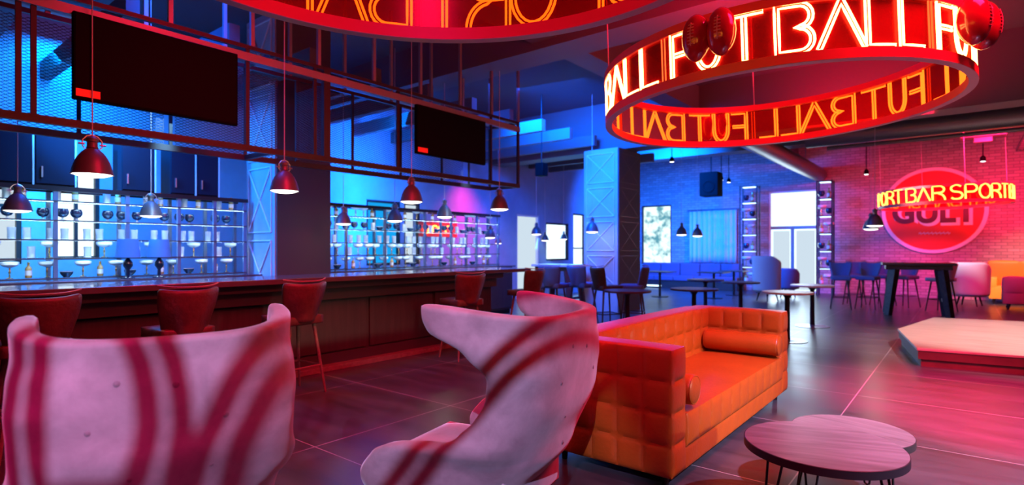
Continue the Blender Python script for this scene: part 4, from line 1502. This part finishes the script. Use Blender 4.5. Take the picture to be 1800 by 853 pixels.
# ---- ceiling services
def duct(name, pts, r, label):
    o = tag(MB().tube(pts, r, 20).build(name, M['duct'], None), label, 'air duct')
    return o
ad = duct('air_duct', [(-3.6, 12.0, 3.75), (-3.6, 19.98, 3.75)], .22, 'round air duct under the ceiling running to the back wall, above the sofa')
hm = MB()
for yy in (12.4, 15.0, 18.0):
    hm.tube([(-3.6, yy, 3.9), (-3.6, yy, ZC)], .012, 6)
hm.build('hanger', M['duct'], ad)
ad = duct('air_duct', [(-2.6, 13.1, 3.72), (3.6, 13.1, 3.72)], .20, 'thick air duct crossing the ceiling behind the neon rings')
hm = MB()
for xx in (-2.3, .4, 3.2):
    hm.tube([(xx, 13.1, 3.8), (xx, 13.1, ZC)], .012, 6)
hm.build('hanger', M['duct'], ad)
ad = duct('sprinkler_pipe', [(-2.3, 13.6, 3.55), (3.6, 13.6, 3.55)], .04, 'thin pale pipe crossing below the ceiling in front of the brick wall')
ad['category'] = 'pipe'
hm = MB()
for xx in (-2.1, .4, 3.3):
    hm.tube([(xx, 13.6, 3.57), (xx, 13.6, ZC)], .008, 6)
hm.build('hanger', M['duct'], ad)
for (a, b, lab) in [((1.2, 9.0), (1.2, 19.9), 'cable tray under the ceiling left of the right-hand one'), ((3.0, 6.0), (3.0, 19.9), 'cable tray under the ceiling at far right')]:
    t = thing('cable_tray', lab, 'cable tray', (a[0], (a[1] + b[1]) / 2, 3.98))
    L_ = b[1] - a[1]
    for s in (-1, 1):
        MB().box(s * .15 - .01, s * .15 + .01, -L_ / 2, L_ / 2, 0, .07).build('side_rail', M['duct'], t)
    mb = MB()
    for k in range(int(L_ / .35)):
        mb.box(-.15, .15, -L_ / 2 + .2 + .35 * k - .012, -L_ / 2 + .2 + .35 * k + .012, 0.0, .02)
    mb.build('rungs', M['duct'], t)
    for k in range(4):
        yy = -L_ / 2 + L_ * (k + .5) / 4
        MB().tube([(0, yy, .0), (0, yy, ZC - 3.98)], .008, 6).build('hanging_rod', M['duct'], t)
for px, py, d, lab in [(1735, 203, 11.0, 'upper air diffuser under ceiling right of the ring sign'), (1728, 242, 13.0, 'lower air diffuser under ceiling right of the ring sign')]:
    x, y = ptd(px, d)
    z = 1.4 + d * (438 - py) / 990
    t = thing('air_diffuser', lab, 'air diffuser', (x, y, z))
    MB().box(-.42, .42, -.18, .18, 0, .07).build('grille', M['duct'], t, bevel=.01)
    MB().box(-.17, .17, -.13, .13, -.12, 0).build('plenum', M['duct'], t, bevel=.01)
    MB().tube([(0, 0, .06), (0, 0, ZC - z)], .05, 10).build('duct_drop', M['duct'], t)
def spotlamp(px, py, d, label, ztop=ZC):
    x, y = ptd(px, d)
    z = 1.4 + d * (438 - py) / 990
    t = thing('track_spotlight', label, 'spotlight', (x, y, z), 0, 'small ceiling spotlights')
    MB().lathe([(.055, 0), (.06, .01), (.055, .10), (.03, .14), (0, .145)], 18, cap=False).build('housing', M['bezel'], t)
    MB().lathe([(0, .002), (.054, .002)], 18, cap=False).build('lens', M['spot_lens'], t)
    MB().tube([(0, 0, .14), (0, 0, ztop - z)], .012, 8).build('stem', M['bezel'], t)
spotlamp(1523, 307, 15.0, 'small bright spotlight hanging at upper left of the round wall sign')
spotlamp(1728, 284, 13.5, 'small bright spotlight hanging at upper right of the round wall sign')
spotlamp(1181, 285, 15.0, 'small bright spotlight above the leafy window in the blue hall')
spotlamp(1268, 317, 17.5, 'small bright spotlight right of the hanging loudspeaker, left one')
spotlamp(1281, 321, 17.9, 'small bright spotlight right of the hanging loudspeaker, right one')
